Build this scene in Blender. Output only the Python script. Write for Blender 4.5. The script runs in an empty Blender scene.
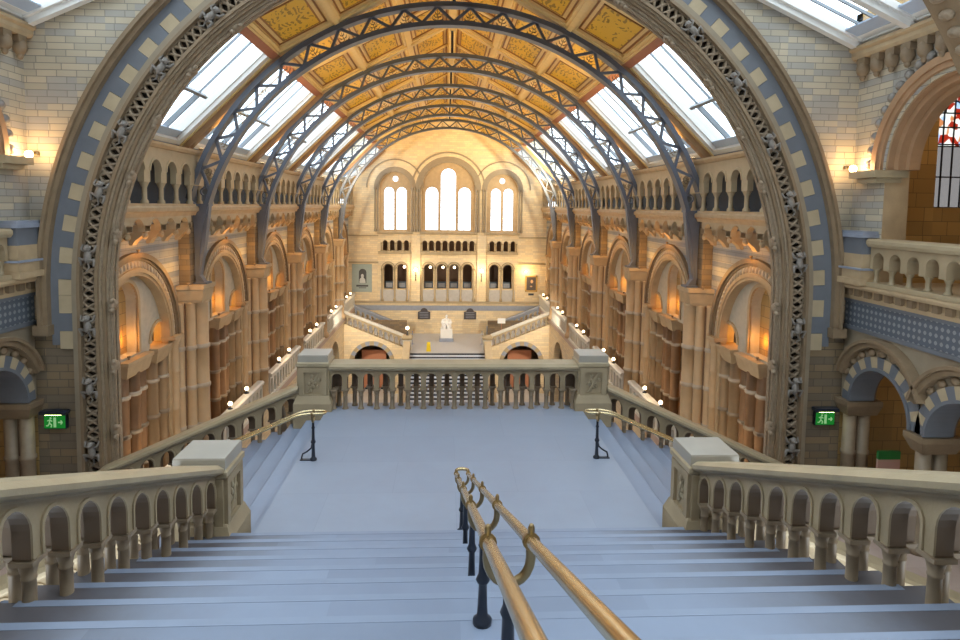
import bpy, bmesh, math, random
from mathutils import Vector, Matrix
random.seed(7)
PI = math.pi
sin, cos, rad = math.sin, math.cos, math.radians
scene = bpy.context.scene
COL = scene.collection

# ------------------------------------------------------------------ materials
def nodes_of(name):
    m = bpy.data.materials.new(name); m.use_nodes = True
    nt = m.node_tree; nt.nodes.clear()
    out = nt.nodes.new('ShaderNodeOutputMaterial')
    b = nt.nodes.new('ShaderNodeBsdfPrincipled')
    nt.links.new(b.outputs[0], out.inputs[0])
    return m, nt, b

def N(nt, t, **kw):
    n = nt.nodes.new(t)
    for k, v in kw.items():
        if k in n.inputs: n.inputs[k].default_value = v
        else: setattr(n, k, v)
    return n

def c4(c): return (c[0], c[1], c[2], 1)

def mix(nt, fac, a, b, mode='MIX'):
    n = nt.nodes.new('ShaderNodeMix'); n.data_type = 'RGBA'; n.blend_type = mode
    for sock, v in ((n.inputs[0], fac), (n.inputs[6], a), (n.inputs[7], b)):
        if hasattr(v, 'links') or hasattr(v, 'is_output'): nt.links.new(v, sock)
        elif isinstance(v, (int, float)): sock.default_value = v
        else: sock.default_value = c4(v)
    return n.outputs[2]

def math_n(nt, op, a, b=None):
    n = nt.nodes.new('ShaderNodeMath'); n.operation = op
    for i, v in ((0, a), (1, b)):
        if v is None: continue
        if isinstance(v, (int, float)): n.inputs[i].default_value = v
        else: nt.links.new(v, n.inputs[i])
    return n.outputs[0]

def wall_uv(nt):
    """(along the wall, height, 0) from world position and the face's own direction"""
    g = nt.nodes.new('ShaderNodeNewGeometry')
    p = nt.nodes.new('ShaderNodeSeparateXYZ'); nt.links.new(g.outputs['Position'], p.inputs[0])
    q = nt.nodes.new('ShaderNodeSeparateXYZ'); nt.links.new(g.outputs['True Normal'], q.inputs[0])
    ax = math_n(nt, 'GREATER_THAN', math_n(nt, 'ABSOLUTE', q.outputs[0]), 0.6)
    m = nt.nodes.new('ShaderNodeMix')
    nt.links.new(ax, m.inputs[0]); nt.links.new(p.outputs[0], m.inputs[2]); nt.links.new(p.outputs[1], m.inputs[3])
    c = nt.nodes.new('ShaderNodeCombineXYZ')
    nt.links.new(m.outputs[0], c.inputs[0]); nt.links.new(p.outputs[2], c.inputs[1])
    return c.outputs[0], p

def plain(name, col, rough=.6, metal=0., var=.18, scale=5., bump=0., bscale=40., col2=None, spec=.5):
    m, nt, b = nodes_of(name)
    g = nt.nodes.new('ShaderNodeNewGeometry')
    n = N(nt, 'ShaderNodeTexNoise', Scale=scale, Detail=4.)
    nt.links.new(g.outputs['Position'], n.inputs['Vector'])
    lo = tuple(c*(1-var) for c in col); hi = tuple(min(1, c*(1+var)) for c in (col2 or col))
    nt.links.new(mix(nt, n.outputs[0], lo, hi), b.inputs['Base Color'])
    b.inputs['Roughness'].default_value = rough; b.inputs['Metallic'].default_value = metal
    b.inputs['Specular IOR Level'].default_value = spec
    if bump:
        n2 = N(nt, 'ShaderNodeTexNoise', Scale=bscale, Detail=3.)
        nt.links.new(g.outputs['Position'], n2.inputs['Vector'])
        bp = N(nt, 'ShaderNodeBump', Strength=bump, Distance=.02)
        nt.links.new(n2.outputs[0], bp.inputs['Height']); nt.links.new(bp.outputs[0], b.inputs['Normal'])
    return m

def brick(name, c1, c2, c3, mortar, w=.42, h=.16, rough=.7, msize=.008):
    m, nt, b = nodes_of(name)
    uv, p = wall_uv(nt)
    def bt(a, bb, seed):
        t = N(nt, 'ShaderNodeTexBrick', Scale=1., **{'Mortar Size': msize, 'Brick Width': w, 'Row Height': h, 'Mortar Smooth': .2, 'Bias': seed})
        t.offset = .5; t.squash = 1.35; t.squash_frequency = 3
        nt.links.new(uv, t.inputs['Vector'])
        t.inputs['Color1'].default_value = c4(a); t.inputs['Color2'].default_value = c4(bb); t.inputs['Mortar'].default_value = c4(mortar)
        return t
    t1 = bt(c1, c2, 0.)
    n = N(nt, 'ShaderNodeTexNoise', Scale=.8, Detail=3.); nt.links.new(uv, n.inputs['Vector'])
    w1 = N(nt, 'ShaderNodeTexWhiteNoise'); w1.noise_dimensions = '2D'
    # one tone per course and block group
    sn = nt.nodes.new('ShaderNodeVectorMath'); sn.operation = 'SNAP'; sn.inputs[1].default_value = (w*1.5, h, 1)
    nt.links.new(uv, sn.inputs[0]); nt.links.new(sn.outputs[0], w1.inputs['Vector'])
    k = math_n(nt, 'GREATER_THAN', w1.outputs[0], .62)
    k2 = math_n(nt, 'MULTIPLY', k, math_n(nt, 'SUBTRACT', 1., t1.outputs['Fac']))
    c = mix(nt, math_n(nt, 'MULTIPLY', k2, .6), t1.outputs['Color'], c3)
    c = mix(nt, .35, c, mix(nt, n.outputs[0], (.55, .55, .55), (1.3, 1.3, 1.3)), 'MULTIPLY')
    nt.links.new(c, b.inputs['Base Color'])
    b.inputs['Roughness'].default_value = rough
    bp = N(nt, 'ShaderNodeBump', Strength=.4, Distance=.01); bp.invert = True
    nt.links.new(t1.outputs['Fac'], bp.inputs['Height']); nt.links.new(bp.outputs[0], b.inputs['Normal'])
    return m

def diaper(name, c1, c2, s=.16):
    m, nt, b = nodes_of(name)
    uv, p = wall_uv(nt)
    sx = nt.nodes.new('ShaderNodeSeparateXYZ'); nt.links.new(uv, sx.inputs[0])
    a = math_n(nt, 'SINE', math_n(nt, 'MULTIPLY', math_n(nt, 'ADD', sx.outputs[0], sx.outputs[1]), PI/s))
    d = math_n(nt, 'SINE', math_n(nt, 'MULTIPLY', math_n(nt, 'SUBTRACT', sx.outputs[0], sx.outputs[1]), PI/s))
    k = math_n(nt, 'GREATER_THAN', math_n(nt, 'MULTIPLY', a, d), .35)
    nt.links.new(mix(nt, k, c1, c2), b.inputs['Base Color']); b.inputs['Roughness'].default_value = .5
    return m

def striped(name, c1, c2, s=.5):
    m, nt, b = nodes_of(name)
    uv, p = wall_uv(nt)
    t = N(nt, 'ShaderNodeTexBrick', Scale=1., **{'Mortar Size': .006, 'Brick Width': .6, 'Row Height': .16}); nt.links.new(uv, t.inputs['Vector'])
    t.inputs['Color1'].default_value = c4((.95, .95, .95)); t.inputs['Color2'].default_value = c4((1.1, 1.1, 1.1)); t.inputs['Mortar'].default_value = c4((.6, .6, .6))
    f = math_n(nt, 'GREATER_THAN', math_n(nt, 'FRACT', math_n(nt, 'DIVIDE', p.outputs[2], s)), .62)
    nt.links.new(mix(nt, 1., mix(nt, f, c1, c2), t.outputs['Color'], 'MULTIPLY'), b.inputs['Base Color'])
    b.inputs['Roughness'].default_value = .65
    return m

def floor_mat(name, c1, c2, w, h, rough=.35, use_yx=False):
    m, nt, b = nodes_of(name)
    g = nt.nodes.new('ShaderNodeNewGeometry')
    t = N(nt, 'ShaderNodeTexBrick', Scale=1., **{'Mortar Size': .004, 'Brick Width': w, 'Row Height': h})
    nt.links.new(g.outputs['Position'], t.inputs['Vector'])
    t.inputs['Color1'].default_value = c4(c1); t.inputs['Color2'].default_value = c4(c2); t.inputs['Mortar'].default_value = c4(tuple(x*.88 for x in c1))
    n = N(nt, 'ShaderNodeTexNoise', Scale=1.6, Detail=6., Roughness=.65); nt.links.new(g.outputs['Position'], n.inputs['Vector'])
    c = mix(nt, .3, t.outputs['Color'], mix(nt, n.outputs[0], (.5, .5, .5), (1.4, 1.4, 1.4)), 'MULTIPLY')
    nt.links.new(c, b.inputs['Base Color'])
    r = nt.nodes.new('ShaderNodeMapRange'); r.inputs[3].default_value = rough*.8; r.inputs[4].default_value = rough*1.5
    nt.links.new(n.outputs[0], r.inputs[0]); nt.links.new(r.outputs[0], b.inputs['Roughness'])
    return m

def step_mat(name, c, end_tone):
    m, nt, b = nodes_of(name)
    g = nt.nodes.new('ShaderNodeNewGeometry'); oi = nt.nodes.new('ShaderNodeObjectInfo')
    sx = nt.nodes.new('ShaderNodeSeparateXYZ'); nt.links.new(g.outputs['Position'], sx.inputs[0])
    n = N(nt, 'ShaderNodeTexNoise', Scale=1.4, Detail=5., Roughness=.6); nt.links.new(g.outputs['Position'], n.inputs['Vector'])
    # slabs: each step is laid from a few stones of slightly different tone
    w = N(nt, 'ShaderNodeTexWhiteNoise'); w.noise_dimensions = '2D'
    cb = nt.nodes.new('ShaderNodeCombineXYZ')
    nt.links.new(math_n(nt, 'FLOOR', math_n(nt, 'ADD', math_n(nt, 'DIVIDE', sx.outputs[0], 2.1), math_n(nt, 'MULTIPLY', oi.outputs['Random'], 7.))), cb.inputs[0])
    nt.links.new(oi.outputs['Random'], cb.inputs[1]); nt.links.new(cb.outputs[0], w.inputs['Vector'])
    t = mix(nt, w.outputs[0], tuple(x*.90 for x in c), tuple(x*1.12 for x in c))
    t = mix(nt, .35, t, mix(nt, n.outputs[0], (.6, .6, .6), (1.3, 1.3, 1.3)), 'MULTIPLY')
    # darker brown towards the ends of the treads, with a noisy edge
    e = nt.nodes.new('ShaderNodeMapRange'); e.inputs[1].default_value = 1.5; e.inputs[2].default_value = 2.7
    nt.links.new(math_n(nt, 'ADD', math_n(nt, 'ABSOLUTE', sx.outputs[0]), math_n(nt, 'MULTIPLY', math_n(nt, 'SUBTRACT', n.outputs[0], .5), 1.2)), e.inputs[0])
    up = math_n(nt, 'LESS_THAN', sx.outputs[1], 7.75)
    nt.links.new(mix(nt, math_n(nt, 'MULTIPLY', math_n(nt, 'MULTIPLY', e.outputs[0], .8), up), t, end_tone), b.inputs['Base Color'])
    b.inputs['Roughness'].default_value = .42
    return m

def panel_mat(name, base, orn, s=3.2):
    m, nt, b = nodes_of(name)
    g = nt.nodes.new('ShaderNodeNewGeometry')
    n = N(nt, 'ShaderNodeTexNoise', Scale=2.2, Detail=2.); nt.links.new(g.outputs['Position'], n.inputs['Vector'])
    v = N(nt, 'ShaderNodeTexVoronoi', Scale=s); v.feature = 'SMOOTH_F1'
    ad = nt.nodes.new('ShaderNodeVectorMath'); ad.operation = 'ADD'
    nt.links.new(g.outputs['Position'], ad.inputs[0]); nt.links.new(n.outputs['Color'], ad.inputs[1]); nt.links.new(ad.outputs[0], v.inputs['Vector'])
    w = N(nt, 'ShaderNodeTexWave', Scale=2.5, Distortion=9., Detail=2.); nt.links.new(g.outputs['Position'], w.inputs['Vector'])
    k = math_n(nt, 'MULTIPLY', math_n(nt, 'GREATER_THAN', w.outputs['Fac'], .55), math_n(nt, 'LESS_THAN', v.outputs['Distance'], .42))
    nt.links.new(mix(nt, math_n(nt, 'MULTIPLY', k, .75), base, orn), b.inputs['Base Color']); b.inputs['Roughness'].default_value = .5
    return m

def emit(name, col, s):
    m = bpy.data.materials.new(name); m.use_nodes = True; nt = m.node_tree; nt.nodes.clear()
    o = nt.nodes.new('ShaderNodeOutputMaterial'); e = N(nt, 'ShaderNodeEmission', Strength=s); e.inputs[0].default_value = c4(col)
    nt.links.new(e.outputs[0], o.inputs[0]); return m

def glass(name, tint=(.95, .98, 1)):
    m = bpy.data.materials.new(name); m.use_nodes = True; nt = m.node_tree; nt.nodes.clear()
    o = nt.nodes.new('ShaderNodeOutputMaterial'); t = nt.nodes.new('ShaderNodeBsdfTransparent'); t.inputs[0].default_value = c4(tint)
    g = N(nt, 'ShaderNodeBsdfGlossy', Roughness=.05); mx = nt.nodes.new('ShaderNodeMixShader'); mx.inputs[0].default_value = .05
    nt.links.new(t.outputs[0], mx.inputs[1]); nt.links.new(g.outputs[0], mx.inputs[2]); nt.links.new(mx.outputs[0], o.inputs[0]); return m

def stained(name):
    m = bpy.data.materials.new(name); m.use_nodes = True; nt = m.node_tree; nt.nodes.clear()
    o = nt.nodes.new('ShaderNodeOutputMaterial'); uv, p = wall_uv(nt)
    v = N(nt, 'ShaderNodeTexVoronoi', Scale=7.); nt.links.new(uv, v.inputs['Vector'])
    r = nt.nodes.new('ShaderNodeValToRGB'); r.color_ramp.interpolation = 'CONSTANT'
    for i, (q, c) in enumerate(((0, (.75, .74, .7)), (.45, (.45, .1, .06)), (.65, (.5, .6, .75)), (.8, (.6, .35, .2)))):
        e = r.color_ramp.elements[i] if i < 2 else r.color_ramp.elements.new(q)
        e.position = q; e.color = c4(c)
    nt.links.new(v.outputs['Color'], r.inputs[0])
    t = nt.nodes.new('ShaderNodeBsdfTranslucent'); nt.links.new(r.outputs[0], t.inputs[0])
    g = nt.nodes.new('ShaderNodeBsdfTransparent'); nt.links.new(r.outputs[0], g.inputs[0])
    mx = nt.nodes.new('ShaderNodeMixShader'); mx.inputs[0].default_value = .35
    nt.links.new(t.outputs[0], mx.inputs[1]); nt.links.new(g.outputs[0], mx.inputs[2]); nt.links.new(mx.outputs[0], o.inputs[0]); return m

M = {}
M['pale_brick'] = brick('pale_brick', (.54, .46, .33), (.42, .37, .28), (.31, .31, .31), (.24, .22, .19), w=.38, h=.13)
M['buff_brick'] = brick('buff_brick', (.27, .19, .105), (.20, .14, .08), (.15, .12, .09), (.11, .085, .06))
M['end_brick'] = brick('end_brick', (.82, .67, .43), (.74, .58, .36), (.64, .53, .38), (.56, .46, .32))
M['niche_brick'] = brick('niche_brick', (.50, .31, .11), (.42, .25, .085), (.34, .21, .08), (.2, .13, .06), w=.4, h=.3)
M['terracotta'] = plain('terracotta', (.46, .33, .19), .65, var=.22, scale=4, bump=.15)
M['shaft_stone'] = plain('shaft_stone', (.58, .43, .26), .6, var=.25, scale=3, bump=.1, col2=(.50, .33, .18))
M['ring_stone'] = plain('ring_stone', (.47, .38, .28), .55, var=.15)
M['brown_shaft'] = plain('brown_shaft', (.38, .22, .115), .55, var=.25, scale=3)
M['grey_stone'] = plain('grey_stone', (.36, .275, .165), .6, var=.25, scale=3, bump=.2)
M['rail_stone'] = plain('rail_stone', (.38, .30, .185), .45, var=.2, scale=3, bump=.1)
M['blue_stone'] = plain('blue_stone', (.15, .16, .18), .5, var=.15, scale=4)
M['cream_stone'] = plain('cream_stone', (.46, .36, .225), .6, var=.15, scale=4)
M['mould_stone'] = plain('mould_stone', (.24, .165, .095), .6, var=.25, scale=5, bump=.3, bscale=25)
M['carve_stone'] = plain('carve_stone', (.29, .215, .14), .6, var=.35, scale=14, bump=.9, bscale=22)
M['pale_carving'] = plain('pale_carving', (.24, .21, .18), .5, var=.35, scale=20, bump=.3)
M['recess_shade'] = plain('recess_shade', (.05, .035, .025), .8)
M['diaper'] = diaper('diaper', (.10, .115, .14), (.26, .275, .28), .13)
M['nave_stripe'] = striped('nave_stripe', (.34, .33, .30), (.20, .225, .26), .42)
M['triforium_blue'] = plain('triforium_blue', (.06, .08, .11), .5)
M['landing'] = floor_mat('landing', (.285, .32, .395), (.265, .30, .375), 1.8, 1.1, .38)  # blue of the sky light is put into the grey stone's colour
M['steps'] = step_mat('steps', (.225, .265, .35), (.085, .065, .055))  # grey stone with the sky light's blue in its colour
M['hall_floor'] = floor_mat('hall_floor', (.55, .52, .48), (.50, .48, .45), .8, .8, .4)
M['aisle_floor'] = floor_mat('aisle_floor', (.50, .38, .32), (.46, .34, .28), .6, .6, .5)
M['nosing'] = plain('nosing', (.235, .275, .36), .42, var=.1)  # same sky blue put into the colour as on the steps
M['step_front'] = plain('step_front', (.04, .045, .06), .5)
M['iron_paint'] = plain('iron_paint', (.10, .115, .15), .42, var=.12, metal=.0)
M['iron_orn'] = plain('iron_orn', (.20, .15, .09), .5, var=.3, scale=9)
M['gold_panel'] = panel_mat('gold_panel', (.74, .46, .045), (.20, .11, .02))
M['panel_edge'] = plain('panel_edge', (.30, .13, .03), .5)
M['ceiling_cream'] = plain('ceiling_cream', (.80, .60, .28), .55, var=.1)
M['oak'] = plain('oak', (.34, .20, .10), .55, var=.2)
M['red_beam'] = plain('red_beam', (.42, .17, .10), .55, var=.15)
M['white_board'] = plain('white_board', (.72, .70, .66), .5, var=.06)
M['sill_blue'] = plain('sill_blue', (.42, .50, .62), .45, var=.06)
M['bar_grey'] = plain('bar_grey', (.24, .27, .30), .45)
M['glass'] = glass('clear_glass')
M['obscure'] = glass('obscure_glass', (.30, .28, .27))
M['stained'] = stained('stained_glass')
M['brass'] = plain('brass', (.64, .51, .29), .27, metal=1., var=.12, scale=12)
M['dark_brass'] = plain('dark_brass', (.34, .24, .12), .35, metal=1., var=.1)
M['black_iron'] = plain('black_iron', (.018, .022, .035), .35, var=.2)
M['marble'] = plain('marble', (.85, .84, .82), .35, var=.05)
M['plinth_grey'] = plain('plinth_grey', (.28, .31, .38), .4)
M['plaque'] = plain('plaque', (.07, .06, .065), .4)
M['lamp_glow'] = emit('lamp_glow', (1, .78, .48), 9.)
M['bulb_glow'] = emit('bulb_glow', (1, .66, .30), 22.)
M['sign_green'] = emit('sign_green', (.02, .30, .04), .55)
M['sign_white'] = emit('sign_white', (.45, .9, .4), .5)
M['sign_tube'] = emit('sign_tube', (.85, 1., .35), 9.)
M['yellow'] = plain('yellow', (.85, .62, .02), .45, var=.03)
M['poster_grey'] = plain('poster_grey', (.30, .36, .34), .5, var=.08)
M['poster_dark'] = plain('poster_dark', (.05, .055, .06), .5)
M['poster_pale'] = plain('poster_pale', (.50, .52, .52), .5, var=.2, scale=8)
M['gilt'] = plain('gilt', (.45, .27, .07), .4, metal=.6)
M['paint_dark'] = plain('paint_dark', (.05, .03, .02), .4)
M['skin_paint'] = plain('skin_paint', (.62, .38, .2), .5)
M['clay_panel'] = plain('clay_panel', (.48, .20, .11), .55, var=.08)
M['white_paint'] = plain('white_paint', (.85, .85, .83), .45, var=.02)
M['green_board'] = plain('green_board', (.03, .22, .05), .5)
M['sill_stone'] = plain('sill_stone', (.44, .42, .40), .5)
M['end_grey'] = plain('end_grey', (.46, .46, .47), .45, var=.08)
M['white_step'] = plain('white_step', (.66, .70, .78), .4, var=.05)
M['baluster_brown'] = plain('baluster_brown', (.28, .205, .13), .5, var=.25, scale=6)
M['pier_core'] = plain('pier_core', (.22, .13, .07), .6)
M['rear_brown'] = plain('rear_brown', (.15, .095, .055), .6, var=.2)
M['band_tan'] = plain('band_tan', (.30, .24, .165), .6, var=.18)
M['pink_board'] = plain('pink_board', (.62, .36, .28), .55, var=.05)
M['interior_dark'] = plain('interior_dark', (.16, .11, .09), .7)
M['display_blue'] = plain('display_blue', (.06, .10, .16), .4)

# ------------------------------------------------------------------ mesh builder
class MB:
    def __init__(s, T=None):
        s.v = []; s.f = []; s.m = []; s.sm = []; s.T = T or (lambda a, b, c: (a, b, c))
    def add(s, vs, fs, m=0, sm=False):
        o = len(s.v)
        s.v += [s.T(*p) for p in vs]
        for f in fs:
            s.f.append([o+i for i in f]); s.m.append(m); s.sm.append(sm)
    def hexa(s, p, m=0):
        s.add(p, [(0, 1, 2, 3), (4, 5, 6, 7), (0, 1, 5, 4), (1, 2, 6, 5), (2, 3, 7, 6), (3, 0, 4, 7)], m)
    def box(s, x0, x1, y0, y1, z0, z1, m=0):
        s.hexa([(x0, y0, z0), (x1, y0, z0), (x1, y1, z0), (x0, y1, z0), (x0, y0, z1), (x1, y0, z1), (x1, y1, z1), (x0, y1, z1)], m)
    def bbox(s, x0, x1, y0, y1, z0, z1, b=.02, m=0):
        """box with chamfered upright and top edges"""
        prof = [(0, z0), (0, z1-b), (b, z1)]
        rings = []
        for d, z in prof:
            X0, X1, Y0, Y1 = x0+d, x1-d, y0+d, y1-d
            c = b*.7
            rings.append([(X0+c, Y0, z), (X1-c, Y0, z), (X1, Y0+c, z), (X1, Y1-c, z), (X1-c, Y1, z), (X0+c, Y1, z), (X0, Y1-c, z), (X0, Y0+c, z)])
        s.rings(rings, m, False, True)
    def rings(s, rs, m=0, sm=False, caps=True, closed=False):
        n = len(rs[0]); vs = [p for r in rs for p in r]; fs = []
        k = len(rs)
        for i in range(k if closed else k-1):
            a, b = i*n, ((i+1) % k)*n
            for j in range(n): fs.append((a+j, a+(j+1) % n, b+(j+1) % n, b+j))
        s.add(vs, fs, m, sm)
        if caps and not closed:
            s.add(list(rs[0]), [tuple(range(n))], m); s.add(list(rs[-1]), [tuple(range(n))], m)
    def lathe(s, prof, cx=0, cy=0, seg=12, m=0, sm=True):
        s.rings([[(cx+r*cos(2*PI*j/seg), cy+r*sin(2*PI*j/seg), z) for j in range(seg)] for r, z in prof], m, sm)
    def square(s, prof, cx=0, cy=0, m=0):
        """stack of square sections: (half, z)"""
        s.rings([[(cx-h, cy-h, z), (cx+h, cy-h, z), (cx+h, cy+h, z), (cx-h, cy+h, z)] for h, z in prof], m, False)
    def prism(s, pts, v0, v1, m=0):
        """(u,z) outline pushed through v"""
        n = len(pts)
        s.add([(u, v0, z) for u, z in pts]+[(u, v1, z) for u, z in pts],
              [tuple(range(n)), tuple(range(n, 2*n))]+[(i, (i+1) % n, n+(i+1) % n, n+i) for i in range(n)], m)
    def run(s, prof, u0, u1, m=0):
        """(v,z) moulding profile pushed along u"""
        n = len(prof)
        s.add([(u0, v, z) for v, z in prof]+[(u1, v, z) for v, z in prof],
              [tuple(range(n)), tuple(range(n, 2*n))]+[(i, (i+1) % n, n+(i+1) % n, n+i) for i in range(n)], m)
    def tube(s, pts, r, seg=8, m=0, closed=False, sm=True):
        P = [Vector(p) for p in pts]; n = len(P); rs = []
        rr = r if isinstance(r, (list, tuple)) else [r]*n
        up = Vector((0, 0, 1)); last = None
        for i, p in enumerate(P):
            a = P[(i-1) % n] if (closed or i > 0) else p
            b = P[(i+1) % n] if (closed or i < n-1) else p
            t = (b-a).normalized()
            if last is None:
                x = t.cross(up if abs(t.z) < .9 else Vector((1, 0, 0))).normalized()
            else:
                x = (last-t*last.dot(t)).normalized()
            last = x; y = t.cross(x)
            rs.append([tuple(p+x*rr[i]*cos(2*PI*j/seg)+y*rr[i]*sin(2*PI*j/seg)) for j in range(seg)])
        s.rings(rs, m, sm, True, closed)
    def ball(s, c, r, m=0, seg=10):
        rx, ry, rz = r if isinstance(r, (list, tuple)) else (r, r, r)
        k = max(4, seg//2+1)
        s.rings([[(c[0]+rx*sin(max(.02, min(PI-.02, PI*i/k)))*cos(2*PI*j/seg), c[1]+ry*sin(max(.02, min(PI-.02, PI*i/k)))*sin(2*PI*j/seg), c[2]-rz*cos(PI*i/k)) for j in range(seg)] for i in range(k+1)], m, True)
    def arch(s, u0, u1, z0, z1, v0, v1, ops, m=0, mr=None, seg=14):
        """wall slab with round-headed openings ops = (centre, half width, springing, sill)"""
        mr = m if mr is None else mr
        def q(a, b, c, d, mm=m): s.add([a, b, c, d], [(0, 1, 2, 3)], mm)
        def span(a, b, za, zb):
            if b-a < 1e-6 or zb-za < 1e-6: return
            for v in (v0, v1): q((a, v, za), (b, v, za), (b, v, zb), (a, v, zb))
        edges = [u0]
        for (c, w, zs, zb) in ops: edges += [c-w, c+w]
        edges.append(u1)
        for i in range(0, len(edges), 2): span(edges[i], edges[i+1], z0, z1)
        q((u0, v0, z0), (u0, v1, z0), (u0, v1, z1), (u0, v0, z1)); q((u1, v0, z0), (u1, v1, z0), (u1, v1, z1), (u1, v0, z1))
        for i in range(0, len(edges), 2):
            q((edges[i], v0, z0), (edges[i+1], v0, z0), (edges[i+1], v1, z0), (edges[i], v1, z0))
            q((edges[i], v0, z1), (edges[i+1], v0, z1), (edges[i+1], v1, z1), (edges[i], v1, z1))
        for (c, w, zs, zb) in ops:
            if zb > z0+1e-6:
                span(c-w, c+w, z0, zb)
                q((c-w, v0, zb), (c+w, v0, zb), (c+w, v1, zb), (c-w, v1, zb), mr); q((c-w, v0, z0), (c+w, v0, z0), (c+w, v1, z0), (c-w, v1, z0))
            zl = max(z0, zb)
            for e in (c-w, c+w):
                if zs > zl: q((e, v0, zl), (e, v1, zl), (e, v1, zs), (e, v0, zs), mr)
            A = [(c-w*cos(PI*i/seg), zs+w*sin(PI*i/seg)) for i in range(seg+1)]
            for (a, za), (b, zb2) in zip(A, A[1:]):
                for v in (v0, v1): q((a, v, za), (b, v, zb2), (b, v, z1), (a, v, z1))
                q((a, v0, za), (b, v0, zb2), (b, v1, zb2), (a, v1, za), mr)
                q((a, v0, z1), (b, v0, z1), (b, v1, z1), (a, v1, z1))
    def ring(s, c, zc, r0, r1, v0, v1, a0=0., a1=PI, seg=24, m=0, alt=None, drop=0.):
        """arched band r0..r1, thickness v0..v1; alt = material of every other voussoir; drop = stilted legs"""
        A = [a0+(a1-a0)*i/seg for i in range(seg+1)]
        def P(r, v): return [(c+r*cos(a), v, zc+r*sin(a)) for a in A]
        secs = list(zip(P(r0, v0), P(r1, v0), P(r1, v1), P(r0, v1)))
        if drop:
            def low(q): return tuple((x, y, z-drop) for x, y, z in q)
            secs = [low(secs[0])]+secs+[low(secs[-1])]
        for i in range(len(secs)-1):
            a, b = secs[i], secs[i+1]
            mm = m if alt is None or i % 2 == 0 else alt
            s.add(list(a)+list(b), [(j, (j+1) % 4, 4+(j+1) % 4, 4+j) for j in range(4)], mm)
        s.add(list(secs[0]), [(0, 1, 2, 3)], m); s.add(list(secs[-1]), [(0, 1, 2, 3)], m)
    def build(s, name, mats, parent=None, merge=True, loc=None):
        if not isinstance(mats, (list, tuple)): mats = [mats]
        me = bpy.data.meshes.new(name)
        me.from_pydata(s.v, [], s.f)
        for mt in mats: me.materials.append(M[mt] if isinstance(mt, str) else mt)
        me.polygons.foreach_set('material_index', s.m); me.polygons.foreach_set('use_smooth', s.sm)
        b = bmesh.new(); b.from_mesh(me)
        if merge: bmesh.ops.remove_doubles(b, verts=b.verts, dist=2e-4)
        bmesh.ops.recalc_face_normals(b, faces=b.faces)
        b.to_mesh(me); b.free()
        o = bpy.data.objects.new(name, me); COL.objects.link(o)
        if parent: o.parent = parent
        if loc: o.location = loc
        return o

def thing(name, label, cat, loc=(0, 0, 0), rz=0., group=None, sx=1.):
    o = bpy.data.objects.new(name, None); COL.objects.link(o); o.empty_display_size = .2
    o.location = loc; o.rotation_euler = (0, 0, rz); o.scale = (sx, 1, 1)
    o['label'] = label; o['category'] = cat
    if group: o['group'] = group
    return o
def tag(o, label, cat, group=None):
    o['label'] = label; o['category'] = cat
    if group: o['group'] = group
    return o
def struct(o, label=None):
    o['kind'] = 'structure'
    if label: o['label'] = label
    return o
def kids(o): return [c for c in list(COL.objects) if c.parent == o]
def dup(root, loc, label, group=None, rz=0., sx=1.):
    r = root.copy(); COL.objects.link(r); r.location = loc; r.rotation_euler = (0, 0, rz); r.scale = (sx, 1, 1); r['label'] = label
    if group: r['group'] = group
    for ch in list(root.children):
        c = ch.copy(); COL.objects.link(c); c.parent = r
        for g in list(ch.children):
            d = g.copy(); COL.objects.link(d); d.parent = c
    return r
def copy_part(o, parent, loc):
    c = o.copy(); COL.objects.link(c); c.parent = parent; c.location = loc; return c
def point(name, loc, e, col, r=.15):
    l = bpy.data.lights.new(name, 'POINT'); l.energy = e; l.color = col; l.shadow_soft_size = r
    o = bpy.data.objects.new(name, l); COL.objects.link(o); o.location = loc; return o
def spot(name, loc, target, e, col, ang=70, r=.15, blend=.6):
    l = bpy.data.lights.new(name, 'SPOT'); l.energy = e; l.color = col; l.shadow_soft_size = r; l.spot_size = rad(ang); l.spot_blend = blend
    o = bpy.data.objects.new(name, l); COL.objects.link(o); o.location = loc
    o.rotation_euler = (Vector(target)-Vector(loc)).to_track_quat('-Z', 'Y').to_euler(); return o
SIDES = ((1, 'right'), (-1, 'left'))
ORD = ['nearest', 'second', 'third', 'fourth', 'fifth', 'farthest']
SX = .05          # the stair's axis
YW = 13.0         # the great arch's wall
BAY = 6.37
PIERS = [19.37+BAY*k for k in range(5)]
CENT = [16.35]+[19.37+BAY*(k+.5) for k in range(5)]
YE = 51.2         # far end wall
HF = -9.65        # hall floor
GF = -4.0         # first floor galleries

# ================================================================== STAIR, BALUSTRADES, HANDRAILS
def oriented(rz):
    return rz
# landing
mb = MB(); mb.box(-2.57+SX, 2.57+SX, 7.30, 12.95, -.35, 0)
struct(mb.build('floor_landing', 'landing'))
# upper flight
t = thing('stair_flight', 'wide upper flight of blue tinted grey stone steps coming down to the landing', 'stairs', (SX, 7.30, 0))
for k in range(1, 12):
    mb = MB(); mb.bbox(-3.25, 3.25, -.535*k, -.535*(k-1)+.03, .21*(k-1)-.12, .21*k, .015)
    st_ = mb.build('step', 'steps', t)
    mb = MB(); mb.box(-3.0, 3.0, -.535*(k-1)-.03, -.535*(k-1)+.034, .21*k-.03, .21*k+.002)
    mb.build('nosing', 'nosing', st_)
mb = MB(); mb.box(-8.4, 8.4, -4, 1.42, 2.1, .21*11)
struct(mb.build('floor_top', 'landing'))
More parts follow.
